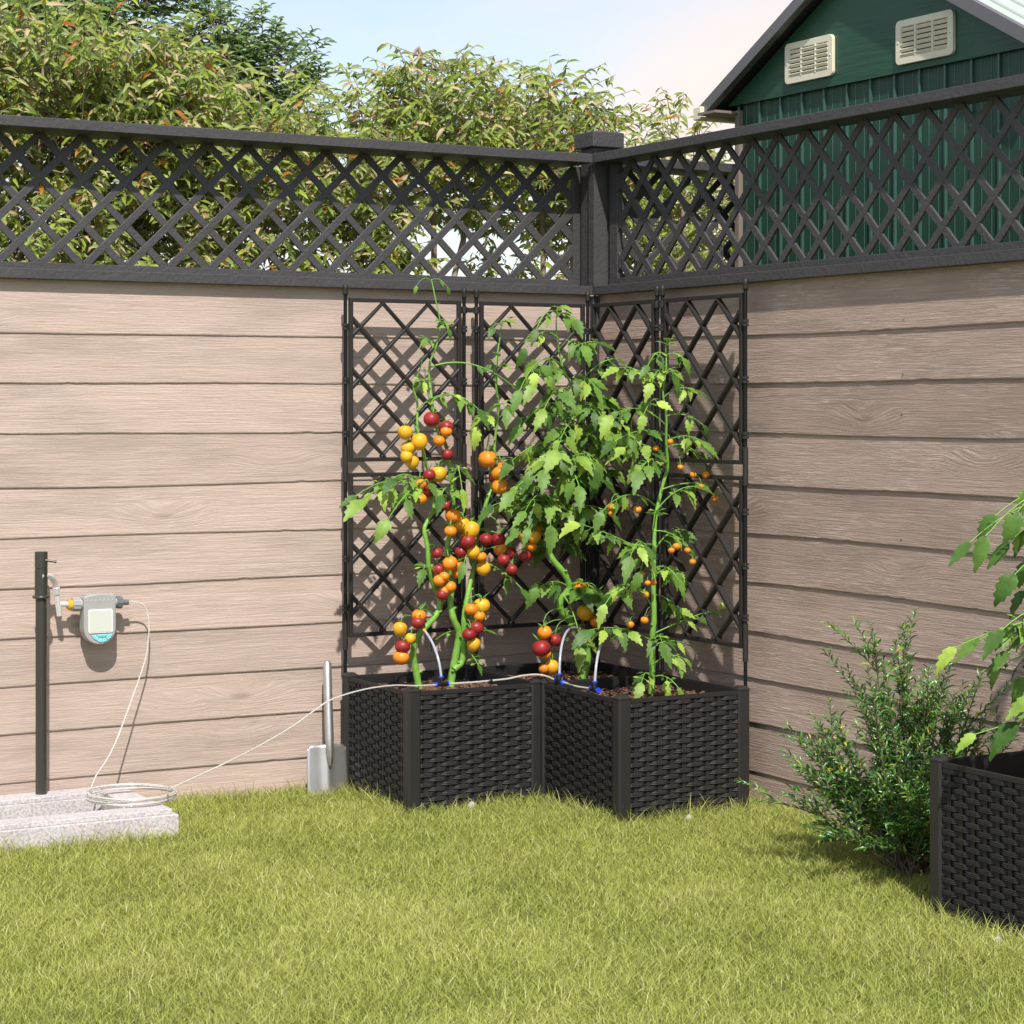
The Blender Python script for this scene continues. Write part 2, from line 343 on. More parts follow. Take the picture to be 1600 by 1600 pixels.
topper(2.45, .10, .085, .03, 0, (.03, .012, 0), 0, 'shaded lattice fence carrying on behind the corner post, seen through the right one', .03)
p = empty('fence_post', (.0295, .0295, 1.44), 0); tag(p, 'charcoal square fence post with a wider cap at the wall corner', 'post')
a = MB(); a.box(-.041, .041, -.041, .041, 0, .45); a.build('post', M['rail'], p, .002)
a = MB(); a.box(-.0565, .0565, -.0565, .0565, .45, .497); a.add([(-.0545,-.0545,.497),(.0545,-.0545,.497),(.0545,.0545,.497),(-.0545,.0545,.497),(0,0,.508)], [(0,1,4),(1,2,4),(2,3,4),(3,0,4)])
a.build('post_cap', M['rail'], p, .003)
a = MB(); a.box(-.020, .028, -.020, .012, 1.4625, 1.838)
tag(a.build('corner_stile', M['rail'], None, .001), 'slim charcoal corner stile joining the two lattice fences', 'post')

# ------------------------------------------------------------------ green shed
sh = empty('garden_shed', (.5, -.65, 0)); tag(sh, 'dark green metal shed with ribbed walls and two cream vents, behind the right lattice fence', 'shed')
def rel(o): return Matrix.Translation(-Vector(o.location))
X0 = .5; yl, yr = -.065, -1.40; ZG = 2.052; apex_y = -.705; SL = .53
def P_(mb, M_): mb.v = [tuple(M_ @ Vector(q)) for q in mb.v]; return mb
TS = rel(sh)
a = MB(); a.box(X0+.004, X0+2.2, yr, yl-.004, 0, ZG); P_(a, TS)
ribs = MB(); y = yl-.02; xs = X0
prof = []
yy = -.164+.1085
while yy > yr: 
    ribs.box(xs-.004, xs+.006, yy-.004, yy+.004, 0, ZG-.002); 
    ribs.box(xs+.0025, xs+.006, yy-.036, yy-.033, 0, ZG-.002); ribs.box(xs+.0025, xs+.006, yy-.076, yy-.073, 0, ZG-.002); yy -= .1085
P_(ribs, TS)
wall = MB(); wall.v, wall.f, wall.m, wall.r, wall.sm = a.v, a.f, a.m, a.r, a.sm
gm = mat('green_ribbed_steel', (.017, .058, .034), .45, .0, (5, .35, .003, (6, 6, .3)), var=(4, .14), spec=.45)
wall.build('wall', gm, sh)
ribs.build('wall_rib', mat('green_rib_steel', (.045, .105, .085), .32, .1, spec=.6), sh, .0012)
a = MB()
hz = ZG + (yl-apex_y)*SL
def zr_(y_): return ZG + SL*((yl+.02-y_) if y_ > apex_y else (y_-(2*apex_y-yl-.02)))
y2 = 2*apex_y-yl
yl2 = -.015; y2 = 2*apex_y-yl2; pts = [(yl2, ZG-.006), (yl2, ZG+.0), (apex_y, ZG+(yl2-apex_y)*SL), (y2, ZG), (y2, ZG-.006)]
vs = [(X0-.012, q[0], q[1]) for q in pts]+[(X0+2.2, q[0], q[1]) for q in pts]
a.add(vs, [(0,1,2,3,4),(9,8,7,6,5)]+[(i, i+5, (i+1)%5+5, (i+1)%5) for i in range(5)])
P_(a, TS).build('gable', M['green'], sh)
# roof: two slabs with a grey verge, overhanging towards the fence and at the eaves
def slab(name, m, side, lo, hi, x0, x1, t0, t1):
    """side +1: slope going to +y from the apex; lo..hi distance along from apex"""
    c = 1/math.sqrt(1+SL*SL); s_ = SL*c; mbx = MB(); vs = []
    for x in (x0, x1):
        for d in (lo, hi):
            for t in (t0, t1):
                vs.append((x, apex_y+side*(d*c+t*s_), ZG+(-.015-apex_y)*SL+.004-d*s_+t*c))
    mbx.add(vs, [(0,1,3,2),(4,6,7,5),(0,2,6,4),(1,5,7,3),(0,4,5,1),(2,3,7,6)]); P_(mbx, TS)
    return mbx.build(name, m, sh, .001)
for side in (1, -1):
    slab('roof_underside', M['wdark'], side, .0, .86, .455, 2.7, .001, .006)
    slab('verge_trim', M['roofgrey'], side, .0, .87, .430, .455, .0, .036)
    r_ = slab('roof_panel', M['sheet'], side, .006, .86, .456, 2.7, .0065, .012)
# corrugated ribs on the roof sheet
a = MB(); c = 1/math.sqrt(1+SL*SL); s_ = SL*c
for side in (1, -1):
    for k in range(22):
        x = .50+k*.1
        for d in (0,):
            pa = (x, apex_y+side*(.02*c+.014*s_), ZG+(-.015-apex_y)*SL+.004-.02*s_+.014*c); pb = (x, apex_y+side*(.85*c+.014*s_), ZG+(-.015-apex_y)*SL+.004-.85*s_+.014*c)
            a.tube([pa, pb], .012, 8)
P_(a, TS).build('roof_ribs', M['sheet'], sh)
# eave gutter, soffit, corner trim
ge = onX(1096, 177, .43)
a = MB(); a.box(.415, 2.7, ge.y-.015, ge.y+.025, ge.z-.022, ge.z+.02); P_(a, TS).build('gutter', M['vent'], sh, .003)
a = MB(); a.box(.40, 2.5, yl-.0, ge.y-.022, ge.z-.012, ge.z-.004); P_(a, TS).build('soffit', M['trim'], sh)
a = MB(); a.box(X0-.012, X0+.02, yl-.004, yl+.018, 0, ZG-.022); P_(a, TS).build('corner_trim', M['trim'], sh, .001)
def vent(yc, zc, hw_, hh):
    e_ = MB(); f = X0-.0125; n = 8
    # rounded frame
    def rr(hw, hh, r, k=6):
        q = []
        for cx_, cz_, a0 in ((hw-r, hh-r, 0), (-hw+r, hh-r, 90), (-hw+r, -hh+r, 180), (hw-r, -hh+r, 270)):
            for i in range(k+1): an = R_(a0+90*i/k); q.append((cx_+r*math.cos(an), cz_+r*math.sin(an)))
        return q
    O = rr(hw_, hh, .016); I = rr(hw_-.024, hh-.020, .003); N_ = len(O)
    vs = [(f-.010, yc-q[0], zc+q[1]) for q in O]+[(f, yc-q[0], zc+q[1]) for q in O]+[(f-.010, yc-q[0], zc+q[1]) for q in I]+[(f-.001, yc-q[0], zc+q[1]) for q in I]
    fs = []
    for i in range(N_):
        j = (i+1) % N_
        fs += [(i, j, N_+j, N_+i), (2*N_+i, 2*N_+j, j, i), (3*N_+i, 3*N_+j, 2*N_+j, 2*N_+i)]
    e_.add(vs, fs)
    fr = P_(e_, TS).build('vent', M['vent'], sh, .0015)
    d = MB(); d.box(f-.002, f-.0005, yc-hw_+.02, yc+hw_-.02, zc-hh+.016, zc+hh-.016); P_(d, TS).build('vent_opening', M['wdark'], fr)
    s2 = MB(); H = 2*(hh-.020)
    for i in range(6):
        zz = zc-hh+.020+H*(i+.5)/6; mt = Matrix.Translation((f-.006, yc, zz)) @ Matrix.Rotation(R_(-28), 4, 'Y')
        s2.box(-.0055, .0055, -(hw_-.023), hw_-.023, -.0014-H/26, .0014+H/30, 0, mt)
    for q in (-.30, .30): s2.box(f-.0115, f-.003, yc+q*hw_-.003, yc+q*hw_+.003, zc-hh+.019, zc+hh-.019)
    P_(s2, TS).build('vent_slats', M['vent'], fr, .0005)
    s3 = MB()
    for q in (-1, 1): s3.lathe([(.0001, .002), (.003, .0015), (.0035, 0)], 10, Matrix.Translation((f-.010, yc+q*(hw_-.011), zc)) @ Matrix.Rotation(R_(-90), 4, 'Y'))
    P_(s3, TS).build('vent_screw', M['chrome'], fr)
vent(-.439, 2.138, .117, .062); vent(-.966, 2.128, .122, .063)

# ------------------------------------------------------------------ L-shaped wicker planter
H = .328; PW = .038
def weave_mesh(W, Hh, name='wicker_panel'):
    mb = MB(); pitch = .038; rows = int((Hh-.022)/.0131); z0 = .016
    ribs_ = [(0, .0026), (.08, .0004), (.22, 0), (.32, .0009), (.42, 0), (.58, 0), (.68, .0009), (.78, 0), (.92, .0004), (1, .0026)]
    seg = int(W/.0038)
    for r in range(rows):
        zb = z0+r*.0131; vs = []; ph = (r % 2)*math.pi
        for k in range(seg+1):
            x = W*k/seg; s_ = math.sin(math.pi*x/pitch+ph)
            d = -.0034*max(-1, min(1, 1.9*s_+.55)); 
            for (t, q) in ribs_: vs.append((x, d+q-.0015, zb+t*.0122))
        n = len(ribs_)
        fs = [(k*n+j, (k+1)*n+j, (k+1)*n+j+1, k*n+j+1) for k in range(seg) for j in range(n-1)]
        mb.add(vs, fs, 0, 0, False)
    k = 0
    while .019+k*pitch < W:
        x = .019+k*pitch; mb.box(x-.006, x+.006, -.001, .001, .004, Hh-.006); k += 1
    mb.box(0, W, .0035, .0065, .002, Hh-.004, 1)
    mb.box(0, W, -.005, .007, .0, .0155)
    mb.box(0, W, -.005, .0032, z0+rows*.0131, Hh)
    me_o = mb.build(name, [M['wicker'], M['wdark']]); me = me_o.data; bpy.data.objects.remove(me_o); return me
def post_mesh(Hh):
    mb = MB(); h = PW/2; c_ = .0045; q = [(h-c_, -h), (h, -h+c_), (h, h-c_), (h-c_, h), (-h+c_, h), (-h, h-c_), (-h, -h+c_), (-h+c_, -h)]
    vs = [(x, y_, 0) for x, y_ in q]+[(x, y_, Hh) for x, y_ in q]+[(x*1.06, y_*1.06, Hh) for x, y_ in q]+[(x*1.06, y_*1.06, Hh+.004) for x, y_ in q]+[(x*.55, y_*.55, Hh+.0105) for x, y_ in q]
    fs = [(i+8*k, (i+1)%8+8*k, (i+1)%8+8*k+8, i+8*k+8) for k in range(4) for i in range(8)]+[tuple(range(32, 40))]
    mb.add(vs, fs)
    for sg in (-1, 1):     # shallow grooves down the faces
        mb.box(sg*.0075-.0007, sg*.0075+.0007, -h-.0006, -h+.002, .005, Hh-.012); mb.box(-h-.0006, -h+.002, sg*.0075-.0007, sg*.0075+.0007, .005, Hh-.012)
    o = mb.build('corner_post', M['post']); me = o.data; bpy.data.objects.remove(o); return me
PM = post_mesh(H)
def unit(e, x0, x1, y0, y1, skip=(), posts=(1,1,1,1), drop=0, Hh=H, cache={}):
    """post centres at the four corners; e empty at world origin offset"""
    o = e.location
    for f, (x, y) in zip(posts, ((x0, y0), (x1, y0), (x0, y1), (x1, y1))):
        if f: q = link('corner_post', PM, e, .0007); q.location = Vector((x, y, 0))-o
    def pan(name, xa, ya, L_, rz):
        k = (round(L_, 3), Hh)
        if k not in cache: cache[k] = weave_mesh(L_, Hh)
        q = link('wicker_panel', cache[k], e); q.location = Vector((xa, ya, .0))-o; q.rotation_euler = (0, 0, rz)
    g_ = PW/2; ins = PW/2-.009
    if 'f' not in skip: pan('f', x0+g_, y0-ins, x1-x0-2*g_, 0)
    if 'b' not in skip: pan('b', x1-g_, y1+ins, x1-x0-2*g_, math.pi)
    if 'l' not in skip: pan('l', x0-ins, y1-g_, y1-y0-2*g_, -math.pi/2)
    if 'r' not in skip: pan('r', x1+ins, y0+g_, y1-y0-2*g_, math.pi/2)
    s_ = MB(); n = 26; vs = []
    for i in range(n+1):
        for j in range(n+1):
            vs.append((x0-.004+(x1-x0+.008)*i/n-o.x, y0-.004+(y1-y0+.008)*j/n-o.y, Hh-.034-drop+rnd.uniform(-.004, .005)))
    s_.add(vs, [(i*(n+1)+j, (i+1)*(n+1)+j, (i+1)*(n+1)+j+1, i*(n+1)+j+1) for i in range(n) for j in range(n)], 0, 0, False)
    for _ in range(260):    # bark chips
        cx_, cy_ = rnd.uniform(x0+.01, x1-.01)-o.x, rnd.uniform(y0+.01, y1-.01)-o.y
        mt = Matrix.Translation((cx_, cy_, Hh-.028-drop)) @ Matrix.Rotation(rnd.uniform(0, 6.3), 4, 'Z') @ Matrix.Rotation(rnd.uniform(-.4, .4), 4, 'Y')
        l_ = rnd.uniform(.005, .014); s_.box(-l_, l_, -.0035, .0035, -.0015, .0015, 0, mt)
    s_.build('soil', M['soil'], e)
pl = empty('planter_box', (-.47, -.47, 0)); tag(pl, 'black wicker L-shaped raised planter box in the corner, holding tomato plants', 'planter')
unit(pl, -.878, -.495, -.47, -.088)
unit(pl, -.47, -.088, -.47, -.088, posts=(0,1,1,1), skip=('l','f'))
unit(pl, -.47, -.088, -.878, -.487)
pr = empty('planter_box', (-.25, -2.26, 0)); tag(pr, 'black wicker square planter box cut off by the right edge of the photo', 'planter')
unit(pr, -.410, -.030, -2.46, -2.065, posts=(1,1,1,1), drop=.055)

# ------------------------------------------------------------------ trellises
def trellis(loc, rz, wid, poles, label):
    e = empty('trellis', loc, rz); tag(e, label, 'trellis', 'black diamond trellises standing on the corner planter')
    def pole(x):
        a = MB(); a.tube([(x, 0, 0), (x, 0, 1.095)], .0052, 12); po = a.build('pole', M['pole'], e)
        for z0_, z1_ in ((.068, .172), (.546, .650)): a = MB(); a.tube([(x, 0, z0_), (x, 0, z1_)], .0078, 14); a.build('sleeve', M['trellis'], po, .0006)
        a = MB(); a.lathe([(.0001, 1.109), (.004, 1.108), (.0072, 1.104), (.0084, 1.098), (.0074, 1.092), (.0070, 1.090), (.0076, 1.084), (.0076, 1.078), (.005, 1.0775)], 16, Matrix.Translation((x, 0, 0))); a.build('finial', M['trellis'], po)
        return po
    ps = {k: pole(x) for k, x in (('l', 0), ('r', wid)) if k in poles}
    for (z0, z1) in ((.103, .571), (.603, 1.070)):
        fr = MB(); x0, x1 = .0115, wid-.0115; t = .0115; d = .013; y0 = -.006
        fr.box(x0, x0+t, y0, y0+d, z0, z1); fr.box(x1-t, x1, y0, y0+d, z0, z1)
        fr.box(x0+t, x1-t, y0, y0+d, z0, z0+t); fr.box(x0+t, x1-t, y0, y0+d, z1-t, z1)
        f = fr.build('trellis_panel', M['trellis'], e, .0015)
        la = MB(); xa, xb = x0+t-.002, x1-t+.002; za, zb = z0+t-.002, z1-t+.002; px = .147; xm = (xa+xb)/2
        bw = .0055*1.414
        for sgn, yo in ((1, 0.0), (-1, .0008)):
            for k in range(-8, 9):
                xc = xm+px/2+k*px             # crossing z = zb (top) at xc
                # line: z = zb - sgn*(x-xc)
                pts_ = []
                lo, hi = xa, xb
                zl = lambda x: zb-sgn*(x-xc)
                if sgn > 0: lo = max(lo, xc); hi = min(hi, xc+(zb-za))
                else: hi = min(hi, xc); lo = max(lo, xc-(zb-za))
                if hi-lo < .003: continue
                vs = []
                for x in (lo, hi):
                    for dz in (-bw, bw): vs += [(x, y0-.002+yo, zl(x)+dz*.6), (x, y0-.0005+yo, zl(x)+dz), (x, y0+.0150-yo, zl(x)+dz), ] if dz < 0 else [(x, y0+.0150-yo, zl(x)+dz), (x, y0-.0005+yo, zl(x)+dz), (x, y0-.002+yo, zl(x)+dz*.6)]
                vs = [(q[0], q[1], min(max(q[2], za-.001), zb+.001)) for q in vs]
                la.add(vs, [(0,1,2,3,4,5), (11,10,9,8,7,6)]+[(i, i+6, (i+1)%6+6, (i+1)%6) for i in range(6)])
        la.build('lattice_bars', M['trellis'], f)
        zs = [z0+.085, z0+.225, z0+.372] if z0 < .5 else [z0+.080, z0+.231, z0+.385]
        for z_ in zs:
            for k, x in (('l', 0), ('r', wid)):
                cl = MB()
                if k not in ps and k == 'l': cl.box(-.004, .012, -.006, .006, z_-.007, z_+.007); cl.build('clip', M['clip'], e, .0006); continue
                cl.tube([(x, 0, z_-.0095), (x, 0, z_-.002)], .0092, 12); cl.tube([(x, 0, z_+.001), (x, 0, z_+.0085)], .0092, 12)
                sx = 1 if k == 'l' else -1
                cl.box(min(x, x+sx*.015), max(x, x+sx*.015), -.004, .004, z_-.006, z_+.006)
                cl.build('clip', M['clip'], e, .0006)
    return e
trellis((-.886, -.072, H+.006), 0, .385, 'lr', 'leftmost black trellis, on the left end of the planter behind the red and yellow tomatoes')
trellis((-.460, -.072, H+.006), 0, .385, 'lr', 'second black trellis from the left, reaching the corner of the walls')
trellis((-.070, -.082, H+.006), -math.pi/2, .362, 'r', 'third black trellis from the left, just right of the corner behind dense leaves')
trellis((-.070, -.472, H+.006), -math.pi/2, .404, 'lr', 'rightmost black trellis, standing at the right end of the planter')
for loc, rz, z_, n in (((-.501, -.072, 0), 0, 1.377, 'left wall'), ((-.070, -.444, 0), -math.pi/2, 1.389, 'right wall')):
    a = MB(); a.box(-.001, .042 if rz == 0 else .03, -.004, .004, z_-.007, z_+.007)
    for x in (0, .041 if rz == 0 else .028): a.tube([(x, 0, z_-.010), (x, 0, z_+.010)], .0088, 12)
    tag(a.build('trellis_bracket', M['clip'], None, .0006, loc, (0, 0, rz)), 'small black bracket tying two trellis poles together near their tops, on the '+n, 'bracket', 'brackets between trellis poles')

# ------------------------------------------------------------------ stone basin with tap
sb = empty('stone_basin', (-1.9, -.26, 0)); tag(sb, 'pale speckled stone basin frame on the grass under the tap', 'basin')
T = rel(sb); BX0, BX1, BY0, BY1, BH = -2.75, -1.545, -.474, -.052, .073
def ring(mb, x0, x1, y0, y1, wf, wb, ws, z0, z1):
    mb.box(x0, x1, y0, y0+wf, z0, z1); mb.box(x0, x1, y1-wb, y1, z0, z1); mb.box(x0, x0+ws, y0+wf, y1-wb, z0, z1); mb.box(x1-ws, x1, y0+wf, y1-wb, z0, z1)
a = MB(); ring(a, BX0, BX1, BY0, BY1, .088, .088, .090, -.02, BH-.013); P_(a, T).build('basin_body', M['stone'], sb, .002)
a = MB(); ring(a, BX0+.010, BX1-.012, BY0+.012, BY1-.003, .073, .082, .074, BH-.013, BH); P_(a, T).build('basin_rim', M['stone'], sb, .002)

tp = empty('garden_tap', (-1.780, -.088, BH)); tag(tp, 'black standpipe tap with a silver spout, on the back rim of the stone basin', 'tap')
T = rel(tp); bx, by = -1.780, -.088
def zt_(v): return onY(61, v, by).z
a = MB(); a.tube([(bx, by, BH-.005), (bx, by, zt_(934))], .0148, 20); P_(a, T).build('pole', M['tappole'], tp)
a = MB(); a.lathe([(.015, zt_(936)), (.0225, zt_(934.5)), (.0235, zt_(933)), (.0225, zt_(931)), (.0165, zt_(930))], 24, Matrix.Translation((bx, by, 0)))
a.tube([(bx, by, zt_(931)), (bx, by, zt_(888.5))], .0170, 24); a.tube([(bx, by, zt_(889)), (bx, by, zt_(887))], .0155, 24, caps=False); a.tube([(bx, by, zt_(887)), (bx, by, zt_(862))], .0170, 24)
P_(a, T).build('tap_head', M['tappole'], tp, .0008)
a = MB(); a.tube([(bx+.005, by-.012, zt_(875)), (bx+.030, by-.022, zt_(877.5))], .0032, 10); a.tube([(bx+.030, by-.022, zt_(877.5)), (bx+.034, by-.0235, zt_(878))], .0040, 10); P_(a, T).build('lever', M['tappole'], tp)
A_ = onY(64, 900, by-.012); B_ = onY(76, 900, -.085); C_ = onY(83, 905, -.070); D_ = onY(87.5, 918, -.058); E_ = onY(88.5, 928, -.055); F_ = onY(93, 962, -.052); G_ = onY(107, 944, -.052); H_ = onY(91, 944, -.052)
def smooth(pts, n=6):
    pts = [Vector(q) for q in pts]; P2 = [pts[0]*2-pts[1]]+pts+[pts[-1]*2-pts[-2]]; o_ = []
    for i in range(1, len(P2)-2):
        a_, b_, c__, d_ = P2[i-1:i+3]
        for k in range(n):
            t = k/n; o_.append(.5*((2*b_)+(c__-a_)*t+(2*a_-5*b_+4*c__-d_)*t*t+(3*b_-a_-3*c__+d_)*t**3))
    o_.append(pts[-1]); return o_
a = MB(); a.tube(smooth([A_, B_, C_, D_, E_]), .0078, 14); a.tube([D_, E_], .0100, 16); a.tube([E_, F_], .0078, 14, caps=False); a.tube([H_, G_], .0070, 14)
P_(a, T).build('spout', M['chrome'], tp)
a = MB(); a.tube([F_-(F_-E_)*.05, F_-(F_-E_)*.02], .0070, 14); P_(a, T).build('spout_opening', M['wdark'], tp)

# water timer
ty = -.052
tm = empty('water_timer', onY(152, 1005, ty)); tag(tm, 'grey water timer with a blank screen and cyan buttons, hanging off the tap', 'water timer'); T = rel(tm)
c0 = onY(152.5, 965, ty); sx = (onY(178, 965, ty).x-onY(128, 965, ty).x)/2; cz = c0.z; s = sx/25.0     # metres per photo px there
def zz(v): return onY(152.5, v, ty).z
outl = []
xl, xr = c0.x-sx, c0.x+sx; zt0 = zz(935); zs = zz(981)
outl += [(xl, zs), (xl, zt0+.004), (xl+.004, zt0+.0085)]
for i in range(7): t = i/6; outl.append((xl+.008+(2*sx-.016)*t, zt0+.009+.005*math.sin(math.pi*t)))
outl += [(xr-.004, zt0+.0085), (xr, zt0+.004), (xr, zs)]
for i in range(1, 16): an = math.pi*i/16; outl.append((c0.x+sx*math.cos(an), zs-(zs-zz(1006))*math.sin(an)))
outl = outl[::-1]
def extr(mb, q, y0, y1, m=0):
    n = len(q); vs = [(x, y0, z) for x, z in q]+[(x, y1, z) for x, z in q]
    mb.add(vs, [tuple(range(n)), tuple(range(n, 2*n))[::-1]]+[(i, i+n, (i+1)%n+n, (i+1)%n) for i in range(n)], m)
a = MB(); extr(a, outl, ty-.0205, ty+.0185); P_(a, T).build('body', M['greyp'], tm, .004)
a = MB()
for i in range(7): x = xl+.010+(2*sx-.02)*i/6; a.tube([(x, ty-.019, zt0-.006), (x, ty-.017, zt0+.0100), (x, ty+.015, zt0+.0105)], .0028, 8)
P_(a, T).build('grip_ridges', M['greyp'], tm)
def rrect(x0, x1, z0, z1, r, k=4):
    q = []
    for cx_, cz_, a0 in ((x1-r, z1-r, 0), (x0+r, z1-r, 90), (x0+r, z0+r, 180), (x1-r, z0+r, 270)):
        for i in range(k+1): an = R_(a0+90*i/k); q.append((cx_+r*math.cos(an), cz_+r*math.sin(an)))
    return q[::-1]
xs0, xs1 = c0.x-sx*.74, c0.x+sx*.78
a = MB(); extr(a, rrect(xs0, xs1, zz(988), zz(951), .005), ty-.0230, ty-.020); fr = P_(a, T).build('screen_frame', M['white'], tm, .0006)
a = MB(); extr(a, rrect(xs0+.0035, xs1-.0035, zz(986.3), zz(952.8), .0035), ty-.0237, ty-.021); P_(a, T).build('screen', M['screen'], fr)
def btn(q):
    b_ = MB(); vs = [(x, z) for x, z in q]; ar = sum(vs[i][0]*vs[(i+1)%len(vs)][1]-vs[(i+1)%len(vs)][0]*vs[i][1] for i in range(len(vs)))
    if ar > 0: vs = vs[::-1]
    extr(b_, vs, ty-.0230, ty-.021); return P_(b_, T).build('button', M['cyan'], tm, .0004)
def pp(u, v): return (c0.x+(u-152.5)/25.0*sx, zz(v))
for q in ([pp(139, 991), pp(145.5, 991), pp(150.5, 994.5), pp(147, 999.2), pp(142.5, 996.5)], [pp(147, 990.2), pp(163, 990.2), pp(160, 994.6), pp(151.5, 994.6)],
          [pp(165, 990.6), pp(171.8, 989.6), pp(168.5, 996), pp(164, 999), pp(161.3, 994.6)], [pp(150.8, 995.8), pp(155, 995.8), pp(155, 1002), pp(151, 1001.4), pp(147.5, 999.9)], [pp(156.2, 995.8), pp(160.3, 995.8), pp(163.2, 999.8), pp(160, 1001.4), pp(156.2, 1002)]):
    btn(q)
a = MB()
def tri(u, v, r_, flip): 
    q = [pp(u-r_*flip, v-r_*.8), pp(u-r_*flip, v+r_*.8), pp(u+r_*flip, v)]; a.add([(x, ty-.0233, z) for x, z in q], [(0, 1, 2)])
tri(151.5, 998.6, .9, -1); tri(159.5, 998.4, .9, 1)
a.box(pp(150.5, 0)[0], pp(160.5, 0)[0], ty-.0236, ty-.0229, pp(0, 993)[1], pp(0, 992)[1])
for u_, v_ in ((142.6, 993.5), (145, 995.3), (165, 995), (168, 992.6)): a.box(pp(u_-.5, 0)[0], pp(u_+.7, 0)[0], ty-.0236, ty-.0229, pp(0, v_+.9)[1], pp(0, v_-.7)[1])
P_(a, T).build('button_marks', M['cyand'], tm)
def hx(mb, u0, u1, v, r, n=18, kn=0):
    mb.tube([onY(u0, v, ty), onY(u1, v, ty)], r, n)
    if kn:
        p0, p1 = onY(u0+1.5, v, ty), onY(u1-1.5, v, ty)
        for i in range(kn): an = 2*math.pi*i/kn; o_ = Vector((0, math.cos(an), math.sin(an)))*r; mb.tube([p0+o_, p1+o_], .0016, 6)
a = MB(); hx(a, 105.5, 112.5, 945, .0130); hx(a, 108, 110, 945, .0150); P_(a, T).build('yellow_ring', M['yellow'], tm, .001)
a = MB(); hx(a, 112, 125, 944.5, .0175, 24, 12); hx(a, 124, 130, 944.5, .0135); P_(a, T).build('inlet_nut', M['greyp'], tm, .001)
a = MB(); hx(a, 177, 182, 941, .0125); P_(a, T).build('outlet_neck', M['greyp'], tm)
a = MB(); hx(a, 181, 190, 941, .0158, 24, 10); hx(a, 190, 194, 941, .006); hx(a, 193.5, 200.5, 941, .0072); P_(a, T).build('outlet_fitting', M['dgrey'], tm, .0008)

# ------------------------------------------------------------------ hose, tees, drippers
cc = onZ(206, 1243, .085); path = []
path += smooth([onY(199, 941, ty), onY(214, 941, ty), onY(226, 947, ty), onY(232, 965, ty), onY(232.5, 990, ty), onY(227, 1030, ty-.0), onY(205, 1095, ty-.02), onY(176, 1170, ty-.06), onY(150, 1212, ty-.13)], 6)
cr_ = .108
start_a = math.atan2(onZ(137, 1243, .09).y-cc.y, onZ(137, 1243, .09).x-cc.x)
N_T = 6.6; n = 190
for i in range(n+1):
    t = i/n; an = start_a - .15 + 2*math.pi*N_T*t; k = t*N_T
    r__ = cr_*(1.06-.035*((k*1.7) % 1.0) - .06*max(0, (k-5.6)))
    path.append(Vector((cc.x+.004*math.sin(k*2.1)+r__*math.cos(an), cc.y+.004*math.cos(k*3.1)+r__*math.sin(an), BH+.0055+.0034*min(k, 5.0)+.002*math.sin(an*1.0+k))))
lp = path[-1]
def oY(u, v, y): return onY(u, v, y)
path += smooth([onZ(262, 1234, .115), oY(340, 1198, -.36), oY(400, 1168, -.42), oY(455, 1136, -.47), oY(490, 1111, -.49), oY(520, 1092, -.495), oY(570, 1077, -.495), oY(615, 1071, -.495), oY(650, 1071.5, -.485), oY(686, 1070, -.480)], 6)
a = MB(); a.tube(path, .0021, 8)
tag(a.build('garden_hose', M['tube']), 'thin clear hose coiled on the stone basin, running from the timer to the planter', 'hose')
def tee(p, d, up, tip, label, nm=0):
    """p body centre, d run direction, tip = end point of riser"""
    d = Vector(d).normalized(); up = Vector(up).normalized(); e = empty('tee_fitting', p); tag(e, label, 'hose fitting', 'tee fittings on the planter rim')
    T_ = rel(e); z = Vector((0, 0, 0))
    a = MB(); a.tube([z-d*.014, z+d*.014], .0052, 12); a.tube([z-d*.0165, z-d*.010], .0064, 12); a.tube([z+d*.010, z+d*.0165], .0064, 12); a.tube([z, z+up*.018], .0050, 12); a.tube([z+up*.012, z+up*.018], .0062, 12)
    a.box(-.005, .005, -.006, .006, -.006, .005); a.build('body', M['black'], e, .0005)
    for q0, q1 in ((z-d*.020, z-d*.0165), (z+d*.0165, z+d*.020), (z+up*.018, z+up*.0215)):
        a = MB(); a.tube([q0, q1], .0070, 14); a.build('collar', M['blue'], e)
    q = Vector(tip)-Vector(p); s0 = up*.020
    c1 = s0+up*q.length*.45
    pts_ = [(1-t)**2*s0+2*t*(1-t)*c1+t*t*q for t in [i/14 for i in range(15)]]
    a = MB(); a.tube(pts_, .0036, 10); a.build('riser_tube', M['drip'], e)
    a = MB(); tdir = (pts_[-1]-pts_[-2]).normalized(); a.tube([q-tdir*.002, q+tdir*.007], .0042, 10); a.build('dripper', M['emit'], e)
    return e
t1 = onY(690.5, 1069, -.476); t2 = onY(873, 1064, -.492); t3 = onY(928, 1077, -.66)
t3 = onX(929, 1077, -.480); t2 = onX(874, 1064.5, -.478)
tee(t1, (1, 0, .02), (-.05, .10, 1), onY(664, 986, -.37), 'leftmost black tee with blue collars, on the left rim of the planter')
tee(t2, (0, -1, -.03), (.10, .15, 1), onY(905, 983, -.34), 'middle black tee with blue collars, beside the inner corner posts')
tee(t3, (0, -1, -.03), (.15, .15, 1), onY(975, 993, -.50), 'rightmost black tee with blue collars, nearest the front right corner post')
a = MB(); a.tube(smooth([t1+Vector((.02, 0, 0)), oY(740, 1066, -.478), oY(790, 1061, -.478), oY(815, 1056, -.480), oY(836, 1054, -.487), oY(852, 1056, -.50), t2+Vector((0, .02, .001))]), .0026, 8)
tag(a.build('garden_hose', M['tube']), 'short clear hose along the rim from the left tee to the middle tee', 'hose')
a = MB(); a.tube(smooth([t2-Vector((0, .02, 0)), (t2+t3)/2+Vector((0, 0, -.003)), t3+Vector((0, .02, 0))]), .0026, 8)
tag(a.build('garden_hose', M['tube']), 'shortest piece of clear hose, between the middle and the right tee', 'hose')
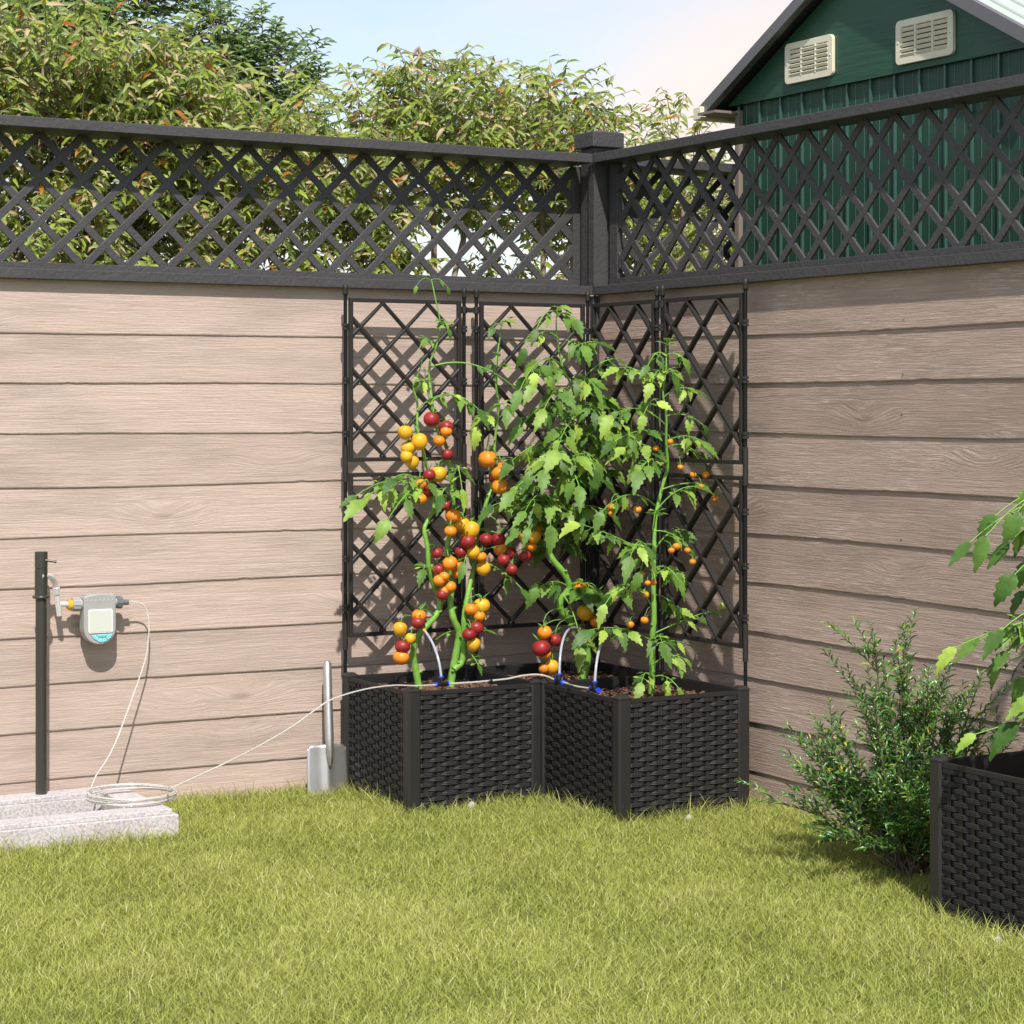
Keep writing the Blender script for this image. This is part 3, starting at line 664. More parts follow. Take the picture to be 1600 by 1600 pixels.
a = MB(); q = oY(766, 1065, -.478); a.tube([q+Vector((-.006, 0, -.001)), q+Vector((.006, 0, .001))], .0048, 10)
tag(a.build('hose_clip', M['black']), 'small black clip holding the hose on the planter rim', 'clip')

# ------------------------------------------------------------------ spade
sp = empty('spade', (-.962, -.125, 0)); tag(sp, 'worn steel spade leaning by the planter with its blade in the grass', 'spade')
lean = Matrix.Rotation(R_(-9), 4, 'X') @ Matrix.Rotation(R_(2.2), 4, 'Y')
a = MB(); nx, nz = 16, 18; vs = []
def bl(i, j, back):
    tx = -1+2*i/nx; tz = j/nz; hw = .0590+.004*math.sin(tz*math.pi); z = -.045+.190*tz
    if abs(tx) > .72: z -= (.013 if j == nz else 0)*((abs(tx)-.72)/.28)**2
    ridge = -.007*math.exp(-(tx*hw/.013)**2)*(1-.35*(1-tz)) ; y = .004*tx*tx+ridge+(.0024 if back else 0)
    return lean @ Vector((tx*hw, y, z))
for back in (0, 1):
    vs += [bl(i, j, back) for j in range(nz+1) for i in range(nx+1)]
q = (nx+1)*(nz+1); fs = [(j*(nx+1)+i, j*(nx+1)+i+1, (j+1)*(nx+1)+i+1, (j+1)*(nx+1)+i) for j in range(nz) for i in range(nx)]
fs += [tuple(x+q for x in f)[::-1] for f in fs]
for j in range(nz): fs += [(j*(nx+1), (j+1)*(nx+1), (j+1)*(nx+1)+q, j*(nx+1)+q), (j*(nx+1)+nx, j*(nx+1)+nx+q, (j+1)*(nx+1)+nx+q, (j+1)*(nx+1)+nx)]
for i in range(nx): fs.append((nz*(nx+1)+i, nz*(nx+1)+i+1, nz*(nx+1)+i+1+q, nz*(nx+1)+i+q))
a.add(vs, fs, 0, 0, True); a.build('blade', M['steel'], sp)
a = MB(); pts_ = [lean @ Vector((.000, -.014, .085)), lean @ Vector((-.001, -.018, .115)), lean @ Vector((.0, -.015, .16)), lean @ Vector((.003, -.008, .24)), lean @ Vector((.007, 0, .34)), lean @ Vector((.009, .003, .372)), lean @ Vector((.009, .003, .378))]
a.tube(pts_, [.003, .009, .0125, .0125, .0125, .0115, .007], 18); a.build('handle', M['steel'], sp)

# ------------------------------------------------------------------ pebbles
for i, (u, v, r__, lb) in enumerate(((737, 1263, .0115, 'pale pebble in the grass in front of the left planter face'), (1076, 1282, .010, 'pale pebble in the grass before the right planter face'), (905, 1268, .005, 'tiny pale pebble at the inner side of the right planter box'), (1560, 1476, .010, 'pale pebble at the foot of the planter on the right edge'))):
    a = MB(); pr_ = [(r__*math.sin(t)*(1+.1*math.sin(t*5+i)), -r__*1.1*math.cos(t)) for t in [math.pi*k/10 for k in range(11)]]; a.lathe(pr_, 14)
    p_ = onZ(u, v+4, 0); tag(a.build('pebble', M['pebble'], None, 0, (p_.x, p_.y, r__*1.15), (.3, .2*i, i)), lb, 'pebble', 'pale pebbles in the lawn')

# ------------------------------------------------------------------ tomato plants
def leaflet(mb, p, d, nrm, L_, Wd, r_, curl=.3, fold=.18):
    """serrated leaflet: base p, direction d, face normal nrm"""
    d = Vector(d).normalized(); nrm = Vector(nrm); nrm = (nrm-d*nrm.dot(d)).normalized(); s_ = d.cross(nrm); n = 10
    rows = []; tw = r_.uniform(-.25, .25); bend = r_.uniform(-.12, .12); cf = r_.uniform(.6, 1.3)
    for i in range(n+1):
        t = i/n; w_ = Wd*.5*(math.sin(math.pi*min(1, t**.62))**.95)*1.06 if 0 < i < n else .0006
        tooth = (1.10 if i % 2 else .80) if 0 < i < n-1 else 1; tf = .035 if i % 2 else -.02
        if 0 < i < n: tooth *= r_.uniform(.93, 1.08)
        a_ = curl*cf*t*1.3
        cl_ = L_*(math.sin(a_)/max(curl*cf*1.3, .01)) if a_ > 1e-4 else L_*t
        dr = -L_*(1-math.cos(a_))/max(curl*cf*1.3, .01)
        c_ = p+d*cl_+nrm*dr+s_*(bend*L_*t*t)
        row = []
        for sg in (-1, -.5, 0, .5, 1):
            ww = w_*(tooth if abs(sg) == 1 else 1)
            up_ = fold*abs(sg)*w_*(1 if abs(sg) < 1 else .55) + (.012*L_*math.sin(i*2.2+sg*3) if sg else 0) + tw*t*sg*w_
            row.append(c_+s_*(ww*sg)+nrm*up_+d*((tf*L_) if abs(sg) == 1 and 0 < i < n else 0))
        rows += row
    fs = [(i*5+j, i*5+j+1, (i+1)*5+j+1, (i+1)*5+j) for i in range(n) for j in range(4)]
    mb.add(rows, fs, 0, r_.random()**1.25, True)
def frond(parent, T_, p0, p1, r_, size=.085, nl=5, sag=None, arch=.25, rad=.0024, tiny=True):
    """compound leaf along an arch from p0 to p1"""
    p0, p1 = Vector(p0), Vector(p1); v = p1-p0; L_ = v.length; size *= .84; nl = nl+2 if nl >= 5 else nl
    mid = (p0+p1)/2+Vector((0, 0, arch*L_)); pts_ = [(1-t)**2*p0+2*t*(1-t)*mid+t*t*p1 for t in [i/10 for i in range(11)]]
    mb = MB(); mb.tube(pts_, [rad*(1-.55*i/10) for i in range(11)], 6, 1, r=.5)
    side = v.cross(Vector((0, 0, 1)))
    side = side.normalized() if side.length > 1e-4 else Vector((1, 0, 0))
    def at(t): k = min(int(t*10), 9); f_ = t*10-k; return pts_[k].lerp(pts_[k+1], f_), (pts_[k+1]-pts_[k]).normalized()
    npair = (nl-1)//2
    for i in range(npair):
        t = .38+.5*(i+.3)/max(npair, 1); 
        for sg in (-1, 1):
            q, tg = at(min(.97, t+sg*.03)); dd = (side*sg*r_.uniform(.6, 1)+tg*r_.uniform(.3, .7)+Vector((0, 0, r_.uniform(-.75, -.25)))).normalized()
            pe = q+dd*size*.22; mb.tube([q, pe], .0011, 5, 1, r=.5)
            dd2 = (dd+Vector((r_.uniform(-.55, .55), r_.uniform(-.3, .2), r_.uniform(-.65, .35)))).normalized()
            s_ = size*r_.uniform(.65, 1.0)
            leaflet(mb, pe, dd2, Vector((r_.uniform(-.55, .35), -.55+r_.uniform(-.5, .45), r_.uniform(.35, 1.1))), s_, s_*r_.uniform(.36, .50), r_, r_.uniform(.3, .8))
    if tiny:
        for i in range(6):
            q, tg = at(r_.uniform(.25, .9)); sg = r_.choice((-1, 1)); dd = (side*sg+Vector((0, 0, r_.uniform(-.4, .5)))+tg*.3).normalized()
            mb.tube([q, q+dd*.014], .0007, 4, 1, r=.5); leaflet(mb, q+dd*.012, dd, Vector((0, -.4, 1)), r_.uniform(.012, .022), .010, r_)
    q, tg = at(1); dd = (tg*1.0+Vector((r_.uniform(-.25, .25), 0, r_.uniform(-.4, .1)))).normalized(); s_ = size*r_.uniform(1.0, 1.25)
    leaflet(mb, q-tg*.004, dd, Vector((r_.uniform(-.2, .2), -.5, .9)), s_, s_*r_.uniform(.36, .48), r_, r_.uniform(.3, .8))
    P_(mb, T_); return mb.build('leaf', [M['leaf'], M['stem']], parent)
def stemtube(mb, pts_, r0, r1, r_):
    q = smooth(pts_, 6); n = len(q); rr_ = [(r0+(r1-r0)*(i/n))*(1+.05*math.sin(i*1.9)+r_.uniform(-.03, .03)) for i in range(n)]
    mb.tube(q, rr_, 10, 0)
    for i in range(5, n-3, 11):      # leaf scars / stubs
        an = r_.uniform(0, 6.28); o_ = Vector((math.cos(an), -abs(math.sin(an)), r_.uniform(.2, .7))).normalized(); mb.tube([q[i], q[i]+o_*(rr_[i]+.006), q[i]+o_*(rr_[i]+.010)], [rr_[i]*.55, rr_[i]*.4, .0012], 6, 0)
    return q
def tomato(parent, T_, c_, r, kind, r_, label=None, anchor=None):
    mb = MB(); flat = {'red': .93, 'orange': .90, 'yellow': 1.0}[kind]*r_.uniform(.95, 1.05); prof = []; n = 22; m_ = 13
    ori = Matrix.Translation(c_) @ Matrix.Rotation(r_.uniform(-.3, .3), 4, 'X') @ Matrix.Rotation(r_.uniform(-.3, .3), 4, 'Y') @ Matrix.Rotation(r_.uniform(0, 6), 4, 'Z')
    vs = []; lob = r_.choice((3, 4, 5)); taper = r_.uniform(.0, .14) if kind == 'yellow' else r_.uniform(-.03, .04)
    for i in range(m_+1):
        a_ = math.pi*i/m_; zc = math.cos(a_); rr0 = math.sin(a_)*(1+taper*zc)
        for j in range(n):
            q = 2*math.pi*j/n; l_ = 1+.022*math.cos(lob*q)*math.sin(a_)
            z_ = zc*flat-(.13*math.exp(-(rr0/.28)**2) if zc > 0 else 0)
            vs.append(ori @ Vector((r*max(rr0, .001)*l_*math.cos(q), r*max(rr0, .001)*l_*math.sin(q), r*z_)))
    sh_ = r_.uniform(.0, 1.0)
    base_ = len(mb.v); mb.v += [tuple(q) for q in vs]
    for i in range(m_):
        for j in range(n): mb.f.append((base_+i*n+j, base_+(i+1)*n+j, base_+(i+1)*n+(j+1)%n, base_+i*n+(j+1)%n)); mb.m.append(0); mb.r.append(max(0, 1-i/5)*sh_*.9+.08*r_.random()); mb.sm.append(True)
    P_(mb, T_); o = mb.build('tomato', M[kind], parent)
    if label: o['label'] = label
    cm = MB(); top = ori @ Vector((0, 0, r*flat*.84)); up = (ori.to_3x3() @ Vector((0, 0, 1))).normalized()
    for k in range(5):
        an = 2*math.pi*k/5+r_.uniform(-.2, .2); d_ = ori.to_3x3() @ Vector((math.cos(an), math.sin(an), r_.uniform(.1, .8))); sd = d_.cross(up).normalized()*r*.11; l_ = r*r_.uniform(.85, 1.25)
        cm.add([top-sd*.5, top+sd*.5, top+d_*l_*.5+sd+up*r*.12, top+d_*l_*.5-sd+up*r*.12, top+d_*l_+up*r*r_.uniform(.0, .35)], [(0, 1, 2, 3), (3, 2, 4)], 0, 0, True)
    end = anchor if anchor is not None else top+up*r*1.2
    md = top+up*r*.7
    cm.tube([top-up*r*.05]+[(1-t)**2*top+2*t*(1-t)*(md+Vector((0, 0, (end-top).length*.35)))+t*t*end for t in (.2, .4, .6, .8, 1)], max(.0009, r*.07), 6)
    P_(cm, T_); cm.build('calyx', M['calyx'], o)

Y1, Y2, Y3, Y4, Y5 = -.21, -.20, -.23, -.27, -.66
S = {}
S['a'] = ([(655,1078),(650,1048),(646,1028),(647,1010),(655,992),(666,979),(680,963),(687,947),(684,929),(675,907),(670,886),(668,855),(663,828),(669,812),(677,796),(680,769),(673,745),(666,725),(661,704),(655,688),(652,665),(652,631),(646,607),(647,600),(655,580),(662,555)], Y1, .0105, .0016)
S['b'] = ([(704,1075),(708,1045),(714,1013),(717,988),(708,965),(704,940),(706,911),(702,886),(699,864),(700,846),(706,828),(705,805),(708,780),(706,756),(701,725),(697,697),(688,680),(681,665),(676,637),(673,612),(671,589),(672,566),(680,546),(687,521),(687,499),(680,465),(674,436)], Y2, .0110, .0014)
S['c'] = ([(709,1046),(722,1033),(725,1001),(725,967),(729,940),(735,909),(741,886),(742,864),(746,828),(755,801),(763,776),(768,765),(766,740),(772,706),(774,681),(779,637),(776,610),(773,577),(777,553),(782,521),(783,505)], Y2-.01, .0095, .0014)
S['d'] = ([(908,1068),(917,1034),(915,1006),(908,987),(889,968),(876,951),(877,937),(889,918),(882,897),(863,873),(856,854),(859,835),(870,811),(865,787),(871,764),(880,742),(891,729),(901,715),(910,693),(917,676),(915,665),(901,648),(897,634),(895,610),(880,574),(875,557),(871,532),(869,505),(870,482)], Y4, .0125, .0014)
S['e'] = ([(1018,1092),(1019,1045),(1019,1001),(1022,966),(1021,918),(1022,859),(1024,811),(1034,764),(1043,729),(1041,693),(1041,646),(1036,615),(1041,574),(1040,543)], Y5, .0095, .0014)
STEMPX = {k: v[0] for k, v in S.items()}
plants = {}
def plant(name, base, label):
    e = empty('tomato_plant', base); tag(e, label, 'tomato plant', 'tomato plants in the corner planter'); return e
plants['a'] = plant('a', onY(655, 1072, Y1), 'leftmost tomato plant with one bare winding stem and yellow and red fruit')
plants['b'] = plant('b', onY(704, 1070, Y2), 'tall tomato plant with a forked stem and large fruit, right of the leftmost plant')
plants['d'] = plant('d', onY(908, 1064, Y4), 'densely leaved tomato plant with a thick snaking stem in the inner corner')
plants['e'] = plant('e', onY(1018, 1088, Y5), 'straight cherry tomato plant with tiny orange fruit at the front right of the planter')
own = {'a': 'a', 'b': 'b', 'c': 'b', 'd': 'd', 'e': 'e'}
rs = random.Random(21); curves = {}
for key, (px_, yy_, r0, r1) in S.items():
    e = plants[own[key]]; mb = MB(); pts_ = []
    for i, (u, v) in enumerate(px_): pts_.append(onY(u, v, yy_+.012*math.sin(i*.9+len(px_))*min(1, i/4)))
    curves[key] = stemtube(mb, pts_, r0, r1, rs); P_(mb, rel(e)); mb.build('stem', M['stem'], e)

def near(u, v):
    best = None
    for key, px_ in STEMPX.items():
        for i, q in enumerate(px_):
            d_ = math.hypot(q[0]-u, (q[1]+16-v)*.8)+(0 if q[1] < v+4 else 12)
            if best is None or d_ < best[0]: best = (d_, key, q)
    return best[1], best[2]
TOM = {
'red': [(674,655,12),(697,668,11),(699,710,9),(671,742,9.5),(671,767,9.5),(697,789,8.5),(773,746,9),(731,846,12),(720,862,9),(683,864,9),(685,890,10.5),(691,929,9),(759,843,10.5),(779,843,11),(797,864,10),(821,869,9),(787,875,10),(800,890,8.5),(744,981,11),(733,991,10.5),(653,973,10.5),(629,1010,11.5),(846,1013,14),(867,1000,10.5),(933,932,11)],
'orange': [(697,674,9),(686,689,9),(657,757,9.5),(657,780,9.5),(762,717,14),(786,732,12),(779,739,11.5),(781,760,12.5),(708,806,12),(704,830,9.5),(730,840,10),(752,870,8.5),(703,880,11.5),(715,884,9),(715,895,9),(686,907,9.5),(694,901,8),(703,917,9.5),(694,923,8),(782,858,11),(820,840,8),(838,828,11),(831,854,8),(736,952,10),(749,963,9),(655,962,11),(627,1027,12.5),(851,988,11),(853,1022,8),(850,1045,8),(907,919,10.5),(911,927,10),(932,971,10)],
'yellow': [(633,676,11),(655,690,12.5),(637,700,10.5),(635,713,9.5),(644,722,10.5),(685,741,12.5),(722,820,12),(736,828,12.5),(739,863,10.5),(755,888,11),(753,947,12.5),(740,1007,10.5),(625,983,10.5),(641,998,8.5),(862,1042,11),(915,957,13),(834,838,11)]}
rt = random.Random(5)
for kind, L_ in TOM.items():
    for (u, v, r) in L_:
        key, q = near(u, v); e = plants[own[key]]; yy_ = S[key][1]-.022-rt.uniform(0, .028); c_ = onY(u, v, yy_); rad = r*1.06/ (FPX/((c_-CAMP).dot(CF)))
        su, sv = q; anc = onY(su, max(sv, v-45), S[key][1]) if abs(su-u) < 60 else None
        tomato(e, rel(e), c_, rad, kind, rt, {'red': 'dark red tomato', 'orange': 'orange tomato', 'yellow': 'yellow tomato'}[kind], anc)
for (u, v, r) in [(1047,690,5),(1025,701,5),(1033,723,5),(1014,745,4),(1063,730,5),(1083,742,5.5),(1103,742,6.5),(1095,761,5.5),(1117,779,5.5),(955,792,6.5),(955,803,4.5),(980,793,4.5),(996,796,6.5),(1049,860,5.5),(1057,854,6.5),(1074,860,5.5),(1082,878,5.5),(1002,897,5.5),(1012,911,5),(1021,910,5),(1009,929,5.5),(1007,969,6.5),(985,976,6)]:
    e = plants['e']; c_ = onY(u, v, Y5-.03-rt.uniform(0, .03)); rad = r/(FPX/((c_-CAMP).dot(CF)))
    d_ = 1 if u < 1020 else -1
    tomato(e, rel(e), c_, rad, 'orange', rt, None, onY(u+d_*rt.uniform(2, 12), v-rt.uniform(10, 22), c_.y+.02))

def fr_px(key, a_, b_, dy=0.0, size=.085, nl=5, arch=.25, rad=.0026, tiny=True):
    e = plants[key] if key in plants else key; yk = {'a': Y1, 'b': Y2, 'd': Y4, 'e': Y5}[key] if key in plants else None
    frond(e, rel(e), onY(*a_, yk), onY(*b_, yk+dy), rl, size, nl, None, arch, rad, tiny)
rl = random.Random(77)
# left hand plants: few, hand placed leaves
fr_px('b', (706,752), (606,812), -.12, .082, 5, .32, .0034)
fr_px('b', (672,768), (565,782), -.10, .085, 5, .25, .003)
fr_px('a', (680,772), (556,775), -.05, .060, 5, .30)
fr_px('a', (668,770), (614,748), -.10, .072, 3, .3)
fr_px('b', (708,800), (690,775), -.10, .085, 3, .6)
fr_px('b', (706,752), (722,765), -.12, .080, 3, .9)
fr_px('b', (671,574), (800,602), -.05, .040, 3, .28, .0030, False)
fr_px('b', (676,625), (748,640), -.08, .072, 5, .40, .0026)
fr_px('a', (652,640), (712,618), -.04, .050, 3, .3)
fr_px('a', (652,610), (664,598), -.06, .05, 3, .6)
fr_px('b', (688,500), (700,515), -.05, .04, 3, .4, .0015)
fr_px('b', (674,438), (700,450), -.03, .040, 3, .5, .0012, False)
fr_px('b', (674,440), (650,448), -.02, .035, 1, .5, .0012, False)
fr_px('b', (680,548), (665,530), -.06, .045, 3, .3, .0015)
fr_px('b', (776,600), (778,555), -.05, .060, 3, .2, .002)
fr_px('b', (783,508), (792,500), -.02, .045, 3, .3, .0012)
fr_px('b', (783,508), (770,512), -.03, .045, 1, .3, .0012)
fr_px('b', (775,665), (745,668), -.06, .075, 3, .7, .002)
fr_px('b', (779,640), (790,640), -.06, .07, 3, .6, .002)
fr_px('b', (755,801), (800,770), -.04, .07, 5, .3, .0024)
fr_px('b', (760,880), (815,920), -.10, .070, 3, .15, .003)
fr_px('b', (741,870), (725,880), -.07, .075, 1, .5)
fr_px('a', (670,900), (662,890), -.06, .07, 1, .5)
fr_px('b', (725,1010), (748,1040), -.08, .045, 1, .1)
fr_px('b', (718,985), (680,1000), .04, .05, 1, .2)
fr_px('b', (725,1000), (762,985), -.05, .035, 1, .2, .0015)
fr_px('b', (768,740), (788,715), -.08, .06, 1, .2)
# dense plant: hand placed outline plus a spread of leaves round the stem
for a_, b_, dy, sz, nl, ar in (
    ((870,490),(838,515),-.06,.070,3,.4), ((870,488),(880,478),-.03,.050,3,.4), ((870,495),(900,500),-.07,.070,3,.4), ((873,530),(820,545),-.06,.075,3,.4),
    ((875,545),(912,540),-.10,.085,5,.35), ((878,560),(935,535),-.07,.070,5,.3), ((880,575),(812,610),-.11,.085,5,.45), ((885,590),(835,600),-.10,.085,7,.4),
    ((890,600),(930,605),-.12,.085,5,.45), ((897,612),(965,560),-.03,.075,5,.3), ((897,620),(850,640),-.12,.09,5,.4), ((900,640),(940,650),-.14,.09,5,.4), ((898,640),(815,665),-.06,.09,7,.35),
    ((910,670),(870,705),-.15,.09,5,.4), ((915,680),(960,680),-.10,.09,5,.4), ((912,690),(835,735),-.10,.09,5,.3), ((905,700),(800,720),-.03,.085,7,.3), ((900,715),(930,735),-.13,.09,5,.5), ((892,728),(850,735),-.16,.09,5,.4),
    ((880,745),(800,770),-.08,.08,7,.3), ((880,745),(905,760),-.12,.09,5,.5), ((875,760),(940,750),-.06,.09,5,.4), ((868,790),(820,800),-.10,.075,5,.45), ((870,800),(905,800),-.10,.085,5,.4), ((870,810),(950,800),-.05,.085,5,.35),
    ((862,840),(825,825),-.09,.075,3,.5), ((866,826),(860,822),-.12,.085,3,.8), ((866,800),(770,790),-.0,.08,7,.25), ((872,770),(975,735),.02,.09,7,.3), ((900,715),(985,690),.03,.09,7,.3), ((912,690),(975,655),.03,.09,7,.3), ((898,630),(955,625),.02,.09,7,.35),
    ((914,1000),(905,1012),-.10,.085,3,.4), ((878,930),(905,990),-.10,.05,1,.3)):
    fr_px('d', a_, b_, dy, sz, nl, ar)
for i in range(24):
    k = rl.randint(30, 125); q = curves['d'][min(k, len(curves['d'])-1)]; an = rl.uniform(0, 6.28); l_ = rl.uniform(.07, .14)
    frond(plants['d'], rel(plants['d']), q, q+Vector((math.cos(an)*l_, math.sin(an)*l_*.7, rl.uniform(-.02, .04))), rl, rl.uniform(.075, .095), 5, None, .35)
for a_, b_, dy, sz, nl, ar in (
    ((1040,545),(1042,532),-.02,.045,1,.2), ((1040,556),(1012,572),-.05,.060,3,.4), ((1040,556),(1068,560),-.04,.060,3,.4), ((1039,590),(1018,600),-.07,.070,3,.5), ((1040,585),(1052,585),-.05,.070,3,.6), ((1036,612),(965,575),-.03,.065,5,.25),
    ((1038,620),(1085,610),-.06,.060,5,.35), ((1040,640),(1005,650),-.08,.065,3,.5), ((1042,650),(1100,665),-.06,.060,3,.3), ((1041,665),(955,650),-.05,.075,5,.3), ((1041,690),(1098,690),-.08,.070,5,.3), ((1041,680),(960,690),-.05,.08,5,.2),
    ((1043,728),(975,700),-.04,.080,5,.35), ((1042,735),(1000,735),-.08,.085,5,.4), ((1034,765),(1130,765),-.04,.060,3,.2), ((1024,800),(1085,760),-.05,.075,5,.3), ((1024,790),(940,800),-.06,.070,5,.35), ((1022,825),(1028,800),-.08,.075,1,.3),
    ((1020,830),(1080,860),-.04,.05,3,.3), ((1018,868),(905,818),-.04,.078,7,.05), ((1018,880),(985,870),-.10,.085,5,.6), ((1020,890),(1060,905),-.07,.075,5,.5), ((1019,880),(1000,895),-.09,.080,3,.5),
    ((1020,950),(945,945),-.07,.085,5,.55), ((1022,990),(1125,950),-.03,.062,5,.05), ((1020,930),(1065,960),-.00,.07,5,.3), ((1019,1002),(920,985),-.07,.075,7,.15), ((1019,1010),(1035,1005),-.10,.085,3,.5), ((1019,1040),(1070,1030),-.04,.068,5,.4),
    ((1018,1060),(1060,1075),-.07,.075,3,.45), ((1018,1065),(1002,1068),-.06,.075,3,.6), ((1022,900),(1070,900),.04,.06,5,.3), ((1022,860),(1075,830),.05,.07,5,.3), ((1040,700),(1100,720),.04,.07,5,.3), ((1019,1010),(1080,1010),.03,.06,3,.2)):
    fr_px('e', a_, b_, dy, sz, nl, ar, .0022)

# plant in the right planter: stem out of frame, fronds reach in from the right
rp = empty('leafy_plant', (-.22, -2.29, H-.09)); tag(rp, 'large leaved green plant reaching in from the right edge, in the right planter', 'plant')
mb = MB(); pts_ = [Vector((-.22, -2.30, H-.10)), Vector((-.215, -2.33, .45)), Vector((-.235, -2.31, .6)), Vector((-.21, -2.33, .78)), Vector((-.22, -2.32, .95)), Vector((-.215, -2.32, 1.05))]
stemtube(mb, pts_, .0105, .004, rl); P_(mb, rel(rp)); mb.build('stem', M['stem'], rp)
yp = -2.29
for z0, b_, dy, sz, nl, ar in ((.93,(1555,806),0,.085,3,.25), (.92,(1540,838),-.05,.10,3,.3), (.90,(1515,848),.0,.08,3,.25), (.95,(1590,800),-.08,.09,5,.3), (.88,(1575,850),.05,.09,3,.3),
        (.80,(1585,898),-.04,.10,3,.3), (.78,(1600,925),.04,.09,3,.3), (.66,(1492,1012),.0,.085,3,.10), (.64,(1530,1000),.03,.085,5,.2), (.66,(1565,985),-.05,.095,5,.3), (.62,(1575,1020),-.02,.09,5,.25), (.60,(1560,1045),.06,.085,3,.2),
        (.56,(1600,1060),.03,.09,3,.3), (.44,(1522,1148),.04,.065,1,.1), (.46,(1590,1130),-.02,.13,3,.3), (.46,(1600,1110),.08,.09,5,.3), (.9,(1660,850),-.1,.11,5,.3), (.90,(1600,830),.06,.08,7,.35), (.84,(1605,880),.02,.085,7,.3), (.72,(1600,985),.05,.085,7,.3), (.60,(1600,1030),.10,.08,7,.3), (.64,(1585,1000),.09,.075,5,.25), (.50,(1610,1090),-.04,.09,5,.3), (.75,(1670,950),-.1,.11,5,.3), (.55,(1690,1090),-.1,.11,5,.3), (1.0,(1690,820),.1,.11,7,.3), (.7,(1700,980),.1,.11,7,.3), (.5,(1720,1120),.1,.11,7,.3)):
    frond(rp, rel(rp), (-.218, -2.32, z0), onY(*b_, -2.25+dy), rl, sz*.9, nl, None, ar)

# ------------------------------------------------------------------ leaf batches
TPL = np.array([(0,0,0),(.30,-.42,.10),(.34,.42,.10),(.38,0,.0),(.68,-.34,.04),(.70,.34,.04),(.72,0,-.05),(1,0,-.20)])
TF = np.array([(0,3,1),(0,2,3),(1,3,4),(3,6,4),(3,2,5),(3,5,6),(4,6,7),(6,5,7)])
def batch(P, D, N, L_, W_, tpl=TPL, tf=TF):
    D = D/np.linalg.norm(D, axis=1)[:, None]; N = N-D*np.sum(N*D, 1)[:, None]; N /= np.linalg.norm(N, axis=1)[:, None]; S_ = np.cross(D, N)
    n = len(P); V = P[:, None, :]+D[:, None, :]*(tpl[None, :, 0:1]*L_[:, None, None])+S_[:, None, :]*(tpl[None, :, 1:2]*W_[:, None, None])+N[:, None, :]*(tpl[None, :, 2:3]*L_[:, None, None])
    F_ = (tf[None]+(np.arange(n)*len(tpl))[:, None, None]).reshape(-1, 3)
    return V.reshape(-1, 3), F_
def tree(name, base, blobs, nspr, seed, label, leafm, group, ll=(.036, .068), lw=.30, droop=.75, trunk_r=.022, nleaf=(11, 16), barkm='bark', cat='tree', spr=(.14, .26)):
    r = np.random.default_rng(seed); rr_ = random.Random(seed); e = empty(name, base); tag(e, label, cat, group)
    B = np.array(blobs); vol = B[:, 3]*B[:, 4]*B[:, 5]; pick = r.choice(len(B), nspr, p=vol/vol.sum())
    u = r.normal(size=(nspr, 3)); u /= np.linalg.norm(u, axis=1)[:, None]; rad = r.uniform(.12, 1, nspr)**.42
    O = B[pick, :3]+u*rad[:, None]*B[pick, 3:6]
    O = O[(O[:, 2] > .35)]; u = u[:len(O)]
    mb = MB(); base = Vector(base); skel = []
    for b_ in B:                                       # limbs
        c_ = Vector(b_[:3]); t0 = base+Vector((0, 0, rr_.uniform(.15, .7)*min(1, c_.z)))
        m1 = t0.lerp(c_, .45)+Vector((rr_.uniform(-.10, .10), rr_.uniform(-.08, .08), rr_.uniform(.0, .08)))
        pts_ = smooth([base+Vector((rr_.uniform(-.02, .02), 0, -.05)), t0, m1, c_, c_+Vector((rr_.uniform(-.05, .05), 0, b_[5]*.6))], 5)
        mb.tube(pts_, [trunk_r*(1-.82*i/len(pts_)) for i in range(len(pts_))], 7); skel += [tuple(p) for p in pts_]
    SK = np.array(skel); LP = []; LD = []; LN = []
    for i, o in enumerate(O):
        k = int(np.argmin(np.sum((SK-o)**2, 1)+r.uniform(0, .03, len(SK)))); s0 = Vector(SK[k]); o_ = Vector(o); 
        out_ = (o_-s0); out_ = out_.normalized() if out_.length > .01 else Vector((0, 0, 1))
        d0 = (out_*.8+Vector((r.normal()*.35, r.normal()*.35, .65))).normalized(); L_ = r.uniform(*spr)
        pts_ = [o_-d0*L_*.4, o_+d0*L_*.15+Vector((0, 0, .01)), o_+d0*L_*.55+Vector((0, 0, -.02)*1) if False else o_+d0*L_*.5, o_+d0*L_*.8+Vector((out_.x, out_.y, -.3))*L_*.3*droop]
        if i % 3 == 0: mb.tube([s0, s0.lerp(pts_[0], .55)+Vector((0, 0, .02)), pts_[0]], [.005, .0035, .002], 4, caps=False)
        mb.tube(pts_, [.0022, .0018, .0014, .0009], 4, caps=False)
        nl = r.integers(*nleaf)
        for j in range(nl):
            t = .12+.88*(j+.5)/nl; k2 = min(int(t*3), 2); f_ = t*3-k2; q = pts_[k2].lerp(pts_[k2+1], f_)
            an = j*2.4+r.uniform(-.5, .5); sd = Vector((math.cos(an), math.sin(an), r.uniform(-.1, .4)))
            dd = sd*.75+d0*.35+Vector((0, 0, -droop*r.uniform(.3, 1.5)))
            LP.append(q); LD.append(dd); LN.append((r.normal()*.55-.15, -1.1+r.normal()*.6, .75))
    n = len(LP); LL = r.uniform(ll[0], ll[1], n); LP = np.array([tuple(x) for x in LP]); LD = np.array([tuple(x) for x in LD])
    V, F_ = batch(LP, LD, np.array(LN), LL, LL*lw*r.uniform(.8, 1.2, n))
    rv = np.repeat(r.random(n), len(TF)); o_ = np.array(e.location)
    me = arrmesh('crown', V-o_, F_, leafm, rv); link('crown', me, e)
    P_(mb, rel(e)).build('trunk', M[barkm], e)
    return e
GT = 'leafy trees behind the fence'
def bl_(cx, cy, cz, rx, ry, rz_): return (cx, cy, cz, rx, ry, rz_)
